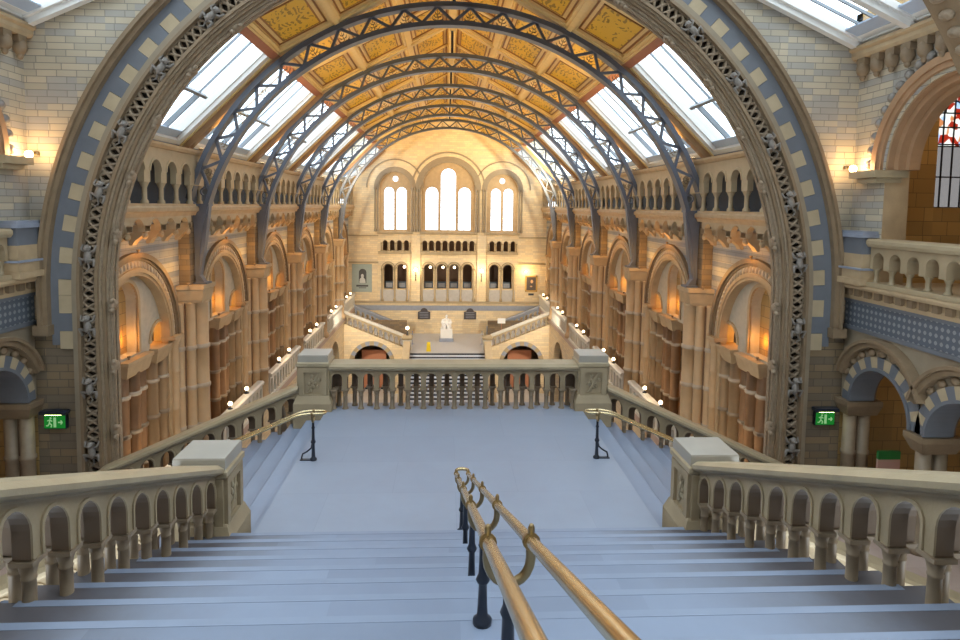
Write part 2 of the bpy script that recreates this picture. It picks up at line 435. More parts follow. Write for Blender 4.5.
# side flights
for sx, sd in SIDES:
    t = thing('stair_flight', 'side flight of blue tinted grey steps going down from the landing to the %s' % sd, 'stairs', (SX+sx*2.57, 10.05, 0), sx=sx)
    for k in range(1, 13):
        mb = MB(); mb.bbox(.375*(k-1)-.03, .375*k, -2.42, 2.6, -.165*k-.3, -.165*k, .012)
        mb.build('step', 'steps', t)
    mb = MB(); mb.box(*( (SX+7.0, 13) if sx > 0 else (-13, SX-7.0)), 4.5, 13.0, -2.4, -2.1)
    struct(mb.build('floor_lower_landing', 'aisle_floor'))

def balustrade(name, label, loc, rz, L, n, slope, group, sy=1):
    p = L/n
    t = thing(name, label, 'balustrade', loc, rz, group); t.scale = (1, sy, 1.07); slope /= 1.07
    S = lambda u, v, z: (u, v, z+slope*u)
    mb = MB(S); mb.run([(-.24, -.16), (-.24, -.03), (-.20, .02), (.20, .02), (.24, -.03), (.24, -.16)], 0, L)
    mb.build('plinth', 'grey_stone', t)
    hw = p*.345
    zs = .775-hw*.95
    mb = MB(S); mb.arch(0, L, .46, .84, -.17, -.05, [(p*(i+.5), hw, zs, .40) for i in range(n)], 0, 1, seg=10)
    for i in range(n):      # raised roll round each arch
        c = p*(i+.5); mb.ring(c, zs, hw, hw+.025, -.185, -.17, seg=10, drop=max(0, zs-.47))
    mb.build('front_arcade', ['grey_stone', 'rear_brown'], t)  # arch reveals in dark brown, their shade put into the colour
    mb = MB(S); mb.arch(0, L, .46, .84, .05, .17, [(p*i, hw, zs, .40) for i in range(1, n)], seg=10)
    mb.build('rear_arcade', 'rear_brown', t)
    mb = MB(S); mb.run([(-.20, .83), (-.20, .845), (-.255, .865), (-.27, .885), (-.27, .925), (-.235, .945), (-.20, .965), (.20, .965), (.235, .945), (.27, .925), (.27, .885), (.255, .865), (.20, .845), (.20, .83)], 0, L)
    mb.build('coping', 'rail_stone', t)
    def col():
        mb = MB()
        s = abs(slope)*.075
        mb.square([(.075, .0-s), (.075, .07), (.06, .085)])
        mb.lathe([(.06, .08), (.066, .095), (.06, .11), (.045, .13), (.043, .33), (.048, .335), (.048, .35), (.043, .355), (.058, .42), (.068, .45)], seg=12)
        mb.square([(.078, .445), (.078, .475)])
        return mb
    first = col().build('baluster', 'baluster_brown', t); first.location = (0.08, -.11, slope*.08)
    for i in range(1, n+1):
        u = min(max(p*i, .08), L-.08); copy_part(first, t, (u, -.11, slope*u))
    for i in range(n):
        u = p*(i+.5); copy_part(first, t, (u, .11, slope*u))
    return t

def newel(label, loc, rz, w, zb, ztop, group):
    t = thing('newel_post', label, 'newel post', loc, rz, group)
    h = w/2
    mb = MB(); mb.square([(h*1.2, zb), (h*1.2, .16), (h*1.12, .22), (h*1.03, .30), (h*.98, .32)])
    mb.build('plinth', 'grey_stone', t)
    mb = MB(); d = h*.9
    mb.square([(d*.97, .24), (d*.97, ztop-.24)])
    for q in range(4):      # sunk panel frame on each face
        c, s = cos(q*PI/2), sin(q*PI/2)
        T = lambda a, b, z, c=c, s=s: (a*c-b*s, a*s+b*c, z)
        f = MB(T)
        y = d*.97
        for (a0, a1, z0, z1) in ((-d*.97, -d*.62, .245, ztop-.245), (d*.62, d*.97, .245, ztop-.245), (-d*.62, d*.62, .245, .33), (-d*.62, d*.62, ztop-.34, ztop-.245)):
            f.box(a0, a1, -y-.045, -y+.01, z0, z1)
        mb.v += [(v) for v in []]
        o = len(mb.v); mb.v += f.v; mb.f += [[o+i for i in g] for g in f.f]; mb.m += f.m; mb.sm += f.sm
    mb.build('die', 'grey_stone', t, merge=False)
    mb = MB(); rnd = random.Random(3)
    for q in range(4):      # carved leaf relief within the panels
        c, s = cos(q*PI/2), sin(q*PI/2)
        mb.T = lambda a, b, z, c=c, s=s: (a*c-b*s, a*s+b*c, z)
        zc = (ztop+.0)/2; y = -d*.97
        mb.tube([(-.10, y-.01, zc-.2), (-.02, y-.02, zc-.05), (.02, y-.02, zc+.05), (.1, y-.01, zc+.2)], [.015, .02, .02, .01], 6)
        for i in range(9):
            a = i*2.4; r = .03+.012*i
            mb.ball((r*cos(a), y-.008, zc+r*1.4*sin(a)), (.035, .02, .045), seg=6)
    mb.build('carved_panel', 'rail_stone', t, merge=False)
    mb = MB(); k = h*1.06
    mb.square([(h*.92, ztop-.26), (k*.98, ztop-.22), (k*.98, ztop-.16), (k*.90, ztop-.14)])
    mb.build('neck_moulding', 'rail_stone', t)
    mb = MB(); mb.square([(k*.90, ztop-.145), (k*.90, ztop-.02), (k*.88, ztop), ])
    mb.build('capstone', 'cap_stone', t)
    return t
M['cap_stone'] = plain('cap_stone', (.36, .32, .26), .28, var=.12, scale=3)

G = 'newel posts of the landing'
newel('square stone newel where the upper flight meets the landing on the left', (-3.02, 7.62, 0), 0, .63, -.9, 1.12, G)
newel('square stone newel where the upper flight meets the landing on the right', (3.12, 7.62, 0), 0, .63, -.9, 1.12, G)
newel('square stone newel at the left end of the landing balustrade', (-2.77, 12.72, 0), 0, .62, -.9, 1.12, G)
newel('square stone newel at the right end of the landing balustrade', (2.83, 12.72, 0), 0, .62, -.9, 1.12, G)

B = 'stone balustrades of the staircase'
balustrade('balustrade', 'level stone balustrade along the far edge of the landing', (-2.47, 12.68, -.10), 0, 5.0, 16, 0, B)
balustrade('balustrade', 'sloping stone balustrade beside the upper flight on the left', (-3.0, 7.34, .0), -PI/2, 8.0, 20, .392, B, -1)
balustrade('balustrade', 'sloping stone balustrade beside the upper flight on the right', (3.1, 7.34, .0), -PI/2, 8.0, 20, .392, B)
balustrade('balustrade', 'stone balustrade descending left of the landing, below the great arch', (-3.05, 12.62, -.52), PI, 3.95, 10, -.44, B, -1)
balustrade('balustrade', 'stone balustrade descending right of the landing, below the great arch', (3.12, 12.62, -.53), 0, 3.95, 10, -.455, B)
balustrade('balustrade', 'stone balustrade behind the left sloping balusters, along the near edge of the side flight', (-3.28, 7.62, -.55), PI, 4.2, 11, -.44, B, -1)
balustrade('balustrade', 'stone balustrade behind the right sloping balusters, along the near edge of the side flight', (3.38, 7.62, -.55), 0, 4.2, 11, -.44, B)

# central double brass handrail
t = thing('handrail', 'long double brass handrail on black posts down the middle of the upper flight', 'handrail', (SX+.01, 7.62, 0))
def zr(y): return .775-.392*y          # y measured from the first riser, negative uphill
gap = .076
pts = []
ys = [-8.6, -6.6, -5, -3.5, -2, -1, -.3]
L = [(-gap, y, zr(y)) for y in ys]+[(-gap, .02, .77), (-gap, .14, .755)]
loop = [(-gap*cos(a), .14+gap*sin(a), .755) for a in [PI*i/8 for i in range(1, 8)]]
R = [(gap, y, z) for (_, y, z) in reversed(L)]
mb = MB(); mb.tube(L+loop+R, .022, 12)
mb.build('rail', 'brass', t)
def bracket(mb, y, z, d=.15):
    P = [(-gap, y, z+.0)]+[(-gap*cos(a), y, z-.06-(d-.06)*sin(a)) for a in [PI*i/10 for i in range(11)]]+[(gap, y, z)]
    mb.tube(P, .018, 8)
    for s in (-1, 1):
        # collar round the rail, in the rail's own slope
        dy, dz = .93, -.365
        mb.tube([(s*gap, y-dy*.018, z-dz*.018), (s*gap, y+dy*.018, z+dz*.018)], .031, 12)
def post(mb, z0, z1, y):
    H = z1-z0
    mb.lathe([(.055, z0), (.055, z0+.03), (.032, z0+.05), (.028, z0+.12), (.024, z0+H*.42), (.034, z0+H*.44), (.042, z0+H*.47), (.034, z0+H*.5), (.026, z0+H*.53), (.022, z0+H*.8), (.03, z0+H*.83), (.02, z0+H*.87), (.018, z1)], 0, y, 12)
for i, y in enumerate((.07, -1.25, -2.74, -4.12, -5.5)):
    fl = 0 if i == 0 else .21*math.ceil(-(y+.32)/.535)
    z = zr(y) if i else .755
    mb = MB(); bracket(mb, y, z); mb.build('bracket', 'dark_brass', t, merge=False)
    for s in (-1, 1):
        mb = MB(); mb.lathe([(.011, z+.015), (.012, z+.05), (.008, z+.062), (.002, z+.066)], s*gap, y, 8); mb.build('finial', 'dark_brass', t)
    mb = MB(); post(mb, fl, z-.14, y); mb.build('post', 'black_iron', t)

# handrails of the side flights
for sx, sd, xx in ((1, 'right', 2.33), (-1, 'left', -2.26)):
    t = thing('handrail', 'brass handrail on a black scrolled post, middle of the %s side flight' % sd, 'handrail', (xx, 9.99, 0), sx=sx)
    zz = lambda x: .74-.44*(x-.25)
    xs = [.25, 1, 2, 3.2, 4.2]
    A = [(-.12, -gap, .78), (.05, -gap, .78), (.16, -gap, .765)]+[(x, -gap, zz(x)) for x in xs]
    C = [(x, gap, z) for x, _, z in A]
    lp = [(-.12-gap*sin(a), -gap*cos(a), .78) for a in [PI*i/8 for i in range(1, 8)]]
    mb = MB(); mb.tube(list(reversed(A))+lp+C, .022, 10); mb.build('rail', 'brass', t)
    for i, x in enumerate((0, 1.4, 2.8)):
        z = .78 if i == 0 else zz(x)
        fl = 0 if x < .3 else -.165*math.ceil((x-.25)/.375)
        mb = MB(lambda a, b, c, x=x: (x+b*1.0, a, c)); bracket(mb, 0, z); mb.build('bracket', 'dark_brass', t, merge=False)
        mb = MB(lambda a, b, c, x=x: (x+a, b, c)); post(mb, fl, z-.14, 0)
        if i == 0:
            mb.tube([(0, 0, .33), (.03, 0, .2), (.10, 0, .14), (.17, 0, .10), (.185, 0, .04), (.18, 0, .012)], .014, 8)
            mb.box(-.05, .21, -.03, .03, 0, .016)
        mb.build('post', 'black_iron', t, merge=False)

# ================================================================== STAIR HALL: GREAT ARCH, SIDE WALLS, ROOF
XW = 8.4; ZC = 2.2
def roofz(x): return 7.45+.45*(XW-abs(x))
# wall that carries the great arch
mb = MB()
RI = 7.4
c0 = math.atan2(7.45-ZC, XW)
angs = sorted(set([PI*i/60 for i in range(61)]+[c0, PI-c0, PI/2]))
def outer(a):
    dx, dz = cos(a), sin(a)
    best = 1e9
    if abs(dx) > 1e-9: best = XW/abs(dx)
    # roof line: ZC+t*dz = 7.45+.45*(XW-t|dx|)
    best = min(best, (7.45+.45*XW-ZC)/(dz+.45*abs(dx)) if dz > 1e-9 else 1e9)
    return (best*dx, ZC+best*dz)
I = [(RI*cos(a), ZC+RI*sin(a)) for a in angs]; O = [outer(a) for a in angs]
I = [(RI, -2.4)]+I+[(-RI, -2.4)]; O = [(XW, -2.4)]+O+[(-XW, -2.4)]
for j in range(len(I)-1):
    a, b, c, d = I[j], I[j+1], O[j+1], O[j]
    zm = (a[1]+b[1]+c[1]+d[1])/4
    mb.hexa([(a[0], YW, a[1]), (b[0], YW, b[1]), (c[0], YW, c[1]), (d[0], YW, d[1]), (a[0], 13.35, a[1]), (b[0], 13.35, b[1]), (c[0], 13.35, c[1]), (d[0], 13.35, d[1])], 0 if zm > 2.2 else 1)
struct(mb.build('wall_front', ['pale_brick', 'buff_brick']))  # lower wall in darker brick, part stone, part shade put into the colour

ga = thing('great_arch', 'huge round stone arch with blue and cream voussoirs framing the hall', 'arch', (0, YW, 0))
def band(name, mats, pcs, seg=72, merge=True):
    mb = MB()
    for (r0, r1, y0, y1, zl, m) in pcs: mb.ring(0, ZC, r0, r1, y0, y1, seg=seg, m=m, drop=max(0, ZC-zl))
    return mb.build(name, mats, ga, merge=False)
band('hood_moulding', 'mould_stone', [(8.02, 8.10, -.20, .02, 1.62, 0), (8.10, 8.17, -.28, .02, 1.62, 0), (8.17, 8.24, -.16, .02, 1.62, 0)])
for s in (-1, 1):
    mb = MB(); mb.box(*(sorted((s*7.98, s*8.28))), -.26, .02, 1.42, 1.62); mb.build('hood_stop', 'mould_stone', ga)
band('blue_band', 'blue_stone', [(7.86, 8.02, -.06, .02, 1.2, 0)])
mb = MB()
nv = 76
for i in range(nv):
    mb.ring(0, ZC, 7.60, 7.86, -.075, .02, PI*i/nv, PI*(i+1)/nv-.001, seg=1, m=i % 2)
for s in (-1, 1):
    for k in range(3):
        z1 = ZC-.36*k
        mb.box(*sorted((s*7.60, s*7.86)), -.075, .02, z1-.355, z1, (k+1) % 2)
mb.build('voussoirs', ['blue_stone', 'cream_stone'], ga, merge=False)
band('inner_band', 'band_tan', [(7.42, 7.60, -.10, .05, -1.5, 0)])
band('roll_moulding', 'mould_stone', [(7.40, 7.46, -.19, .05, -1.5, 0), (7.07, 7.13, -.16, .2, -1.5, 0), (6.98, 7.04, -.05, .2, -1.5, 0)])
band('recess_band', 'recess_shade', [(7.10, 7.42, .02, .1, -1.5, 0)])  # near-black band, the shade behind the twisted stem put into its colour
band('carved_band', 'carve_stone', [(7.03, 7.09, -.10, .2, -1.5, 0), (6.93, 6.99, .02, .2, -1.5, 0)])
band('soffit', 'carve_stone', [(6.94, 7.4, .06, .26, -2.3, 0), (6.88, 6.96, .06, .12, -2.3, 0), (6.88, 6.96, .18, .28, -2.3, 0)])
# the pierced, twisted stem carving that climbs the arch
def gpath(r, y, z0=-1.45, step=.09):
    P = []; z = z0
    n = int((ZC-z0)/step)
    P += [(-r, y, z0+(ZC-z0)*i/n, PI) for i in range(n)]
    k = int(PI*r/step)
    P += [(r*cos(PI-PI*i/k), y, ZC+r*sin(PI-PI*i/k), PI-PI*i/k) for i in range(k+1)]
    P += [(r, y, ZC-(ZC-z0)*(i+1)/n, 0.) for i in range(n)]
    return P
mb = MB()
gp = gpath(7.27, -.05, step=.07)
for ph in (0, PI):
    for tw in (1, -1):
        pts = []
        for i, (x, y, z, a) in enumerate(gp):
            w = tw*i*.07*2*PI/.36+ph
            dr = .125*sin(w); dy = -.05*cos(w)
            pts.append((x+dr*cos(a), y+dy, z+dr*sin(a)))
        mb.tube(pts, .032, 5)
for q in (7.13, 7.41):
    mb.tube([(x/7.27*q if abs(x) < 7.27 or True else x, -.06, z if a in (0., PI) and z < ZC else ZC+(z-ZC)/7.27*q) for x, y, z, a in gp], .028, 6)
mb.build('twisted_stem', 'carve_stone', ga, merge=False)
# climbing carved animals
mb = MB()
mb.ball((0, -.03, 0), (.085, .08, .17)); mb.ball((.0, -.07, .21), (.075, .075, .08)); mb.ball((0, -.14, .19), (.04, .04, .035))
for s in (-1, 1):
    mb.tube([(s*.05, -.02, .12), (s*.15, -.05, .16), (s*.17, .0, .28)], [.035, .03, .03], 6)
    mb.tube([(s*.05, -.02, -.1), (s*.17, -.06, -.06), (s*.15, .0, -.24)], [.045, .04, .03], 6)
    mb.ball((s*.07, -.06, .24), (.025, .02, .03), seg=6)
mb.tube([(0, .0, -.15), (.06, -.02, -.28), (-.02, 0, -.38)], [.025, .02, .012], 6)
mk = mb.build('carved_monkey', 'pale_carving', ga, merge=False)
first = True
for s in (-1, 1):
    for (z, a) in ((-.97, None), (.33, None), (1.6, None), (None, 6.3), (None, 16.5), (None, 26.5), (None, 38), (None, 49), (None, 60), (None, 71), (None, 82)):
        if a is None: p = (s*7.27, -.14, z); rot = 0
        else:
            p = (s*7.27*cos(rad(a)), -.14, ZC+7.27*sin(rad(a))); rot = -s*rad(a)
        o = mk if first else copy_part(mk, ga, p)
        first = False
        o.location = p; o.rotation_euler = (0, rot, 0); o.scale = (.8, 1, .8)
mb = MB(); mb.ball((0, 0, 0), (.07, .16, .12), seg=8); mb.ball((-.03, -.1, .1), (.05, .08, .06), seg=6); mb.ball((-.03, -.1, -.1), (.05, .08, .06), seg=6)
ck = mb.build('crocket', 'carve_stone', ga, merge=False); first = True
for s in (-1, 1):
    for q in [(-.6, None), (.75, None), (2.0, None)]+[(None, 10+10.2*i) for i in range(8)]:
        z, a = q
        p = (s*6.88, .06, z) if a is None else (s*6.87*cos(rad(a)), .06, ZC+6.87*sin(rad(a)))
        o = ck if first else copy_part(ck, ga, p); first = False
        o.location = p; o.rotation_euler = (0, 0 if a is None else -s*rad(a), 0); o.scale = (s, 1, 1)

# exit signs and wall lamps on the arch wall
for s, sd in SIDES:
    t = thing('exit_sign', 'green lit exit sign on the brick wall %s of the great arch' % sd, 'sign', (s*8.01, YW, -.36))
    mb = MB(); mb.bbox(-.22, .22, -.10, 0, -.15, .14, .01); mb.build('housing', 'black_iron', t)
    mb = MB(); mb.box(-.205, .205, -.108, -.10, -.135, .125); mb.build('face', 'sign_green', t)
    mb = MB()
    y0, y1 = -.114, -.108
    mb.ball((-.075, -.111, .075), (.022, .004, .022), seg=8)
    mb.T = lambda u, v, z: (u, v, z)
    def limb(a, b, w):
        d = Vector((b[0]-a[0], b[1]-a[1])); n = Vector((-d.y, d.x)).normalized()*w
        mb.prism([(a[0]-n.x, a[1]-n.y), (b[0]-n.x, b[1]-n.y), (b[0]+n.x, b[1]+n.y), (a[0]+n.x, a[1]+n.y)], y0, y1)
    for a, b in (((-.09, .05), (-.10, -.03)), ((-.10, -.03), (-.055, -.06)), ((-.055, -.06), (-.07, -.11)), ((-.10, -.03), (-.13, -.08)), ((-.13, -.08), (-.165, -.08)), ((-.09, .04), (-.045, .01)), ((-.09, .04), (-.14, .02))): limb(a, b, .011)
    mb.prism([(-.02, -.11), (.03, -.11), (.03, .09), (-.02, .09)], y0, y1)
    limb((.07, -.01), (.15, -.01), .013); limb((.15, -.01), (.12, .03), .011); limb((.15, -.01), (.12, -.05), .011)
    mb.build('pictogram', 'sign_white', t, merge=False)
    mb = MB(); mb.bbox(-.26, .26, -.20, 0, .17, .24, .02); mb.build('lamp_hood', 'black_iron', t)
    mb = MB(); mb.box(-.16, .16, -.16, -.13, .150, .172); mb.build('tube', 'sign_tube', t)
    t = thing('wall_lamp', 'small bare bright bulb lamp high on the pale brick beside the great arch, %s side' % sd, 'lamp', (s*8.22, YW, 5.0))
    mb = MB(); mb.lathe([(.06, -.03), (.06, .03), (.02, .05)], 0, 0, 10); mb.tube([(0, 0, 0), (0, -.14, .0), (0, -.2, -.02)], .018, 6)
    b = mb.build('bracket', 'dark_brass', t, merge=False)
    mb = MB(); mb.ball((0, -.24, -.03), .075, seg=12); mb.build('bulb', 'bulb_glow', t)
    point('wall_lamp_light', (s*8.18, YW-.42, 5.0), 26, (1, .62, .28), .08)

# ---- side walls of the stair hall
LC = [11.75-2.1*k for k in range(4)]
UC = [10.44, 6.2]
for s, sd in SIDES:
    T = lambda u, v, z, s=s: (s*v, u, z)
    mb = MB(T); mb.arch(4.2, 13.0, .12, 1.62, XW, XW+.5, [(c, .86, .12, .12) for c in reversed(LC)], 5, 6, seg=16); mb.box(12.78, 13.0, XW+.15, XW+.5, -2.1, .12, 6); mb.box(4.2, 4.6, XW, XW+.5, -2.1, .12, 6)
    mb.box(-4, 4.2, XW, XW+.5, -2.1, 1.62)
    mb.box(-4, 13.0, XW-.02, XW+.5, 1.62, 2.62, 1)
    mb.box(-4, 13.0, XW-.05, XW+.4, 1.62, 1.70, 2); mb.box(-4, 13.0, XW-.05, XW+.4, 2.2, 2.27, 2)
    mb.arch(4.2, 13.0, 2.62, 7.45, XW, XW+.5, [(UC[1], 1.6, 4.9, 2.62), (UC[0], 1.6, 4.9, 2.62)], 3, 4, seg=20)
    mb.box(-4, 4.2, XW, XW+.5, 2.62, 7.45, 3)
    struct(mb.build('wall_%s' % sd, ['cream_stone', 'diaper', 'blue_stone', 'pale_brick', 'terracotta', 'band_tan', 'rear_brown'], merge=False))
    # lower arches
    for k, c in enumerate(LC[:3]):
        t = thing('stone_arch', '%s low arch with blue voussoirs in the %s wall, counted from the great arch' % (['first', 'second', 'third'][k], sd), 'arch', (s*XW, c, 0), sx=s, group='low arches with blue voussoirs')
        T = lambda u, v, z: (v, u, z)
        mb = MB(T)
        for i in range(17): mb.ring(0, .12, .88, 1.12, -.06, .03, PI*i/17, PI*(i+1)/17, seg=2, m=i % 2)
        mb.build('voussoirs', ['blue_stone', 'cream_stone'], t, merge=False)
        mb = MB(T); mb.ring(0, .12, .84, .90, -.10, .45, seg=24); mb.build('roll_moulding', 'blue_stone', t)
        mb = MB(T); mb.ring(0, .32, 1.10, 1.20, -.16, .03, rad(18), rad(162), seg=20); mb.ring(0, .32, 1.2, 1.26, -.22, .03, rad(18), rad(162), seg=20)
        mb.build('hood_moulding', 'mould_stone', t, merge=False)
        for i in range(9):
            a = rad(26+16*i); mb = MB(T); mb.ball((1.13*cos(a), -.03, .24+1.08*sin(a)), (.1, .06, .08), seg=8)
            mb.build('carved_leaf', 'mould_stone', t)
    for k in range(3):
        c = LC[k]+1.05
        t = thing('column_pair', '%s pair of low shafts under the %s wall arches, counted from the great arch' % (['first', 'second', 'third'][k], sd), 'column', (s*(XW+.14), c, -2.1), sx=s, group='shaft pairs of the low arches')
        for dx in (0, .3):
            mb = MB(); mb.lathe([(.19, 0), (.19, .12), (.15, .2), (.13, .24), (.13, 1.0), (.15, 1.02), (.15, 1.08), (.13, 1.1), (.13, 1.9)], -.05+dx, 0, 14); mb.build('shaft', 'baluster_brown', t)
        mb = MB(); mb.rings([[(-.18, -.14, 1.88), (.45, -.14, 1.88), (.45, .14, 1.88), (-.18, .14, 1.88)], [(-.28, -.24, 2.1), (.5, -.24, 2.1), (.5, .24, 2.1), (-.28, .24, 2.1)], [(-.28, -.24, 2.2), (.5, -.24, 2.2), (.5, .24, 2.2), (-.28, .24, 2.2)]])
        mb.build('capital', 'mould_stone', t)
    # cornice
    t = thing('cornice', 'projecting stone cornice with small dentil arches under the %s gallery balustrade' % sd, 'cornice', (s*XW, 8, 2.25), sx=s)
    mb = MB(lambda u, v, z: (v, u, z)); mb.run([(.02, 0), (-.08, .02), (-.08, .1), (-.05, .12), (-.05, .24), (-.22, .26), (-.26, .31), (-.26, .36), (.02, .38)], -8, 4.98); mb.build('moulding', 'terracotta', t)
    mb = MB()
    for i in range(26):
        y = 4.8-.3*i; mb.box(-.13, -.04, y-.07, y+.07, .10, .25)
    mb.build('dentils', 'mould_stone', t, merge=False)
    # gallery balustrade
    t = thing('gallery_balustrade', 'pale stone arcaded balustrade of the %s side gallery above the diaper band' % sd, 'balustrade', (s*(XW-.02), 12.1, 2.62), sx=s)
    T = lambda u, v, z: (v, -u, z)
    p = .46; n = 12; Lg = p*n
    mb = MB(T); mb.arch(0, Lg, .34, .80, -.13, .13, [(p*(i+.5), .15, .52, .34) for i in range(n)], seg=10)
    mb.build('arcade', 'grey_stone', t)
    mb = MB(T); mb.run([(-.2, .78), (-.24, .84), (-.24, .9), (-.2, .94), (.2, .94), (.2, .78)], 0, Lg); mb.build('coping', 'rail_stone', t)
    mb = MB(T); mb.run([(-.2, 0), (-.2, .08), (.2, .08), (.2, 0)], 0, Lg); mb.build('plinth', 'rail_stone', t)
    mb = MB(); mb.lathe([(.07, .06), (.07, .1), (.045, .13), (.045, .26), (.075, .32), (.08, .35)], 0, 0, 10); b0 = mb.build('baluster', 'rail_stone', t); b0.location = (0, -.02, 0)
    for i in range(1, n): copy_part(b0, t, (0, -p*i, 0))
    # corner pedestal
    t = thing('pedestal', 'square banded stone pedestal ending the %s gallery balustrade at the corner' % sd, 'pedestal', (s*(XW-.02), 12.58, 2.62), sx=s)
    mb = MB()
    for z0, z1, d, m in ((0, .12, .04, 0), (.12, .3, 0, 0), (.3, .34, .03, 1), (.34, .62, -.03, 0), (.62, .95, -.03, 2), (.95, 1.02, .03, 1), (1.02, 1.08, .0, 1)):
        mb.box(-.3-d, .2, -.46-d, .42, z0, z1, m)
    mb.build('die', ['terracotta', 'plinth_grey', 'blue_stone'], t, merge=False)
    # upper arch
    t = thing('stone_arch', 'tall brown moulded arch edged with knobs above the %s side gallery' % sd, 'arch', (s*XW, UC[0], 4.9), sx=s)
    T = lambda u, v, z: (v, u, z)
    mb = MB(T)
    for r0, r1, v0, v1 in ((1.36, 1.50, .3, .52), (1.46, 1.60, .15, .5), (1.58, 1.70, .03, .4), (1.68, 1.80, -.06, .1), (1.78, 1.92, -.1, .06)): mb.ring(0, 0, r0, r1, v0, v1, seg=32)
    mb.build('moulding', 'brown_shaft', t, merge=False)
    mb = MB(T)
    for i in range(23):
        a = PI*(i+.5)/23; mb.ball((2.02*cos(a), -.03, 2.02*sin(a)), (.10, .09, .10), seg=8)
    mb.build('knobs', 'pale_carving', t, merge=False)
    for q in (-1, 1):
        mb = MB(); mb.box(-.28, .4, *sorted((q*1.5, q*2.3)), -.14, 0); mb.box(-.2, .3, *sorted((q*1.55, q*2.15)), -.24, -.14)
        mb.build('impost', 'rail_stone', t)
    # corbel table
    t = thing('corbel_table', 'row of rounded stone corbels under the glass roof on the %s side wall' % sd, 'corbels', (s*XW, 13, 6.85), sx=s)
    mb = MB(lambda u, v, z: (v, u, z)); mb.run([(.02, .34), (-.16, .36), (-.2, .42), (-.2, .5), (-.26, .54), (-.26, .6), (.02, .62)], -16, -.0); mb.build('cornice', 'terracotta', t)
    mb = MB(); mb.ball((-.1, 0, .14), (.13, .12, .16), seg=10); mb.box(-.16, .02, -.12, .12, .22, .36); mb.ball((-.1, 0, -.02), (.06, .06, .08), seg=8)
    c0_ = mb.build('corbel', 'mould_stone', t, merge=False); c0_.location = (0, -.25, 0)
    for i in range(1, 12): copy_part(c0_, t, (0, -.25-.42*i, 0))
    # curved roof bracket nearer the camera
    t = thing('roof_bracket', 'dark carved curved rib rising from the %s side wall to the roof' % sd, 'roof rib', (s*0.0, 10.1, ZC), sx=s)
    mb = MB(); a0, a1 = rad(26.5), rad(38)
    mb.ring(0, 0, 9.4, 9.52, -.3, .3, a0, a1, seg=8); mb.ring(0, 0, 9.5, 9.9, -.2, .2, a0, a1, seg=8)
    mb.build('rib', 'mould_stone', t, merge=False)
    mb = MB()
    for i in range(6):
        a = a0+(a1-a0)*(i+.3)/6; mb.ball((9.4*cos(a), 0, 9.4*sin(a)), (.1, .16, .1), seg=8)
    mb.build('knobs', 'carve_stone', t, merge=False)
    # rooms behind the arches
    mb = MB()
    def bx(a, b, *r): mb.box(*sorted((s*a, s*b)), *r)
    bx(12.3, 12.5, -4, 13.2, -2.1, 8.2, 0); bx(XW+.5, 12.5, -4, 13.2, 2.3, 2.58, 1); bx(XW, 12.5, -4, 13.2, 7.8, 8.2, 0)
    bx(XW, 12.5, 13.0, 13.2, -2.4, 2.5, 0)
    bx(XW, 12.5, 3.9, 4.1, -2.1, 8.2, 0)
    struct(mb.build('wall_gallery_%s' % sd, ['niche_brick', 'cream_stone'], merge=False))
    T = lambda u, v, z, s=s: (s*u, v, z)
    mb = MB(T); mb.arch(XW, 12.5, 2.5, 8.2, 13.0, 13.2, [(10.6, .4, 6.2, 4.2)], seg=16); struct(mb.build('wall_gallery_end_%s' % sd, 'niche_brick'))
    w = struct(bpy.data.objects.new('window_%d' % (1 if s > 0 else 2), None)); COL.objects.link(w); w.location = (s*10.6, 13.1, 4.2); w.scale = (.82, 1, 1)
    w['label'] = 'round headed stained glass window seen through the tall %s side arch' % sd
    mb = MB(); mb.prism([(-.5, 0), (.5, 0)]+[(.5*cos(PI*i/14), 2.0+.5*sin(PI*i/14)) for i in range(15)], -.012, .012)
    # split: clear quarries below, coloured glass above
    mb = MB(); mb.box(-.48, .48, -.01, .01, 0, 1.3); mb.build('pane', 'obscure', w)
    mb = MB(); mb.prism([(-.48, 1.3), (.48, 1.3)]+[(.48*cos(PI*i/14), 2.0+.48*sin(PI*i/14)) for i in range(15)], -.01, .01); mb.build('coloured_pane', 'stained', w)
    mb = MB()
    for x in (-.48, -.28, 0, .28, .48): mb.box(x-.014, x+.014, -.03, .0, 0, 2.0 if abs(x) > .3 else 2.4)
    for z in (0, .65, 1.3, 1.34, 1.7, 2.0): mb.box(-.5, .5, -.03, 0, z-.014, z+.014)
    mb.ring(0, 2.0, .44, .5, -.04, .02, seg=18); mb.ring(0, 2.0, .24, .27, -.03, .0, seg=18)
    mb.build('leading', 'black_iron', w, merge=False)
    point('gallery_light', (s*10.6, 10.6, 6.9), 60, (1, .68, .32), .2)
    point('passage_light', (s*10.9, 11.6, 1.4), 10, (1, .62, .3), .2)
# things seen through the low arch on the right
t = thing('notice_board', 'pink notice board with a green header inside the low arch on the right', 'board', (9.22, 12.55, -2.1))
mb = MB(); mb.box(-.24, .24, -.03, .03, .1, .98); mb.build('panel', 'pink_board', t)
mb = MB(); mb.box(-.24, .24, -.035, .035, .98, 1.15); mb.build('header', 'green_board', t)
mb = MB(); mb.box(-.24, -.2, -.05, .05, 0, .12); mb.box(.2, .24, -.05, .05, 0, .12); mb.box(-.24, .24, -.04, .04, .08, .12); mb.build('feet', 'black_iron', t, merge=False)

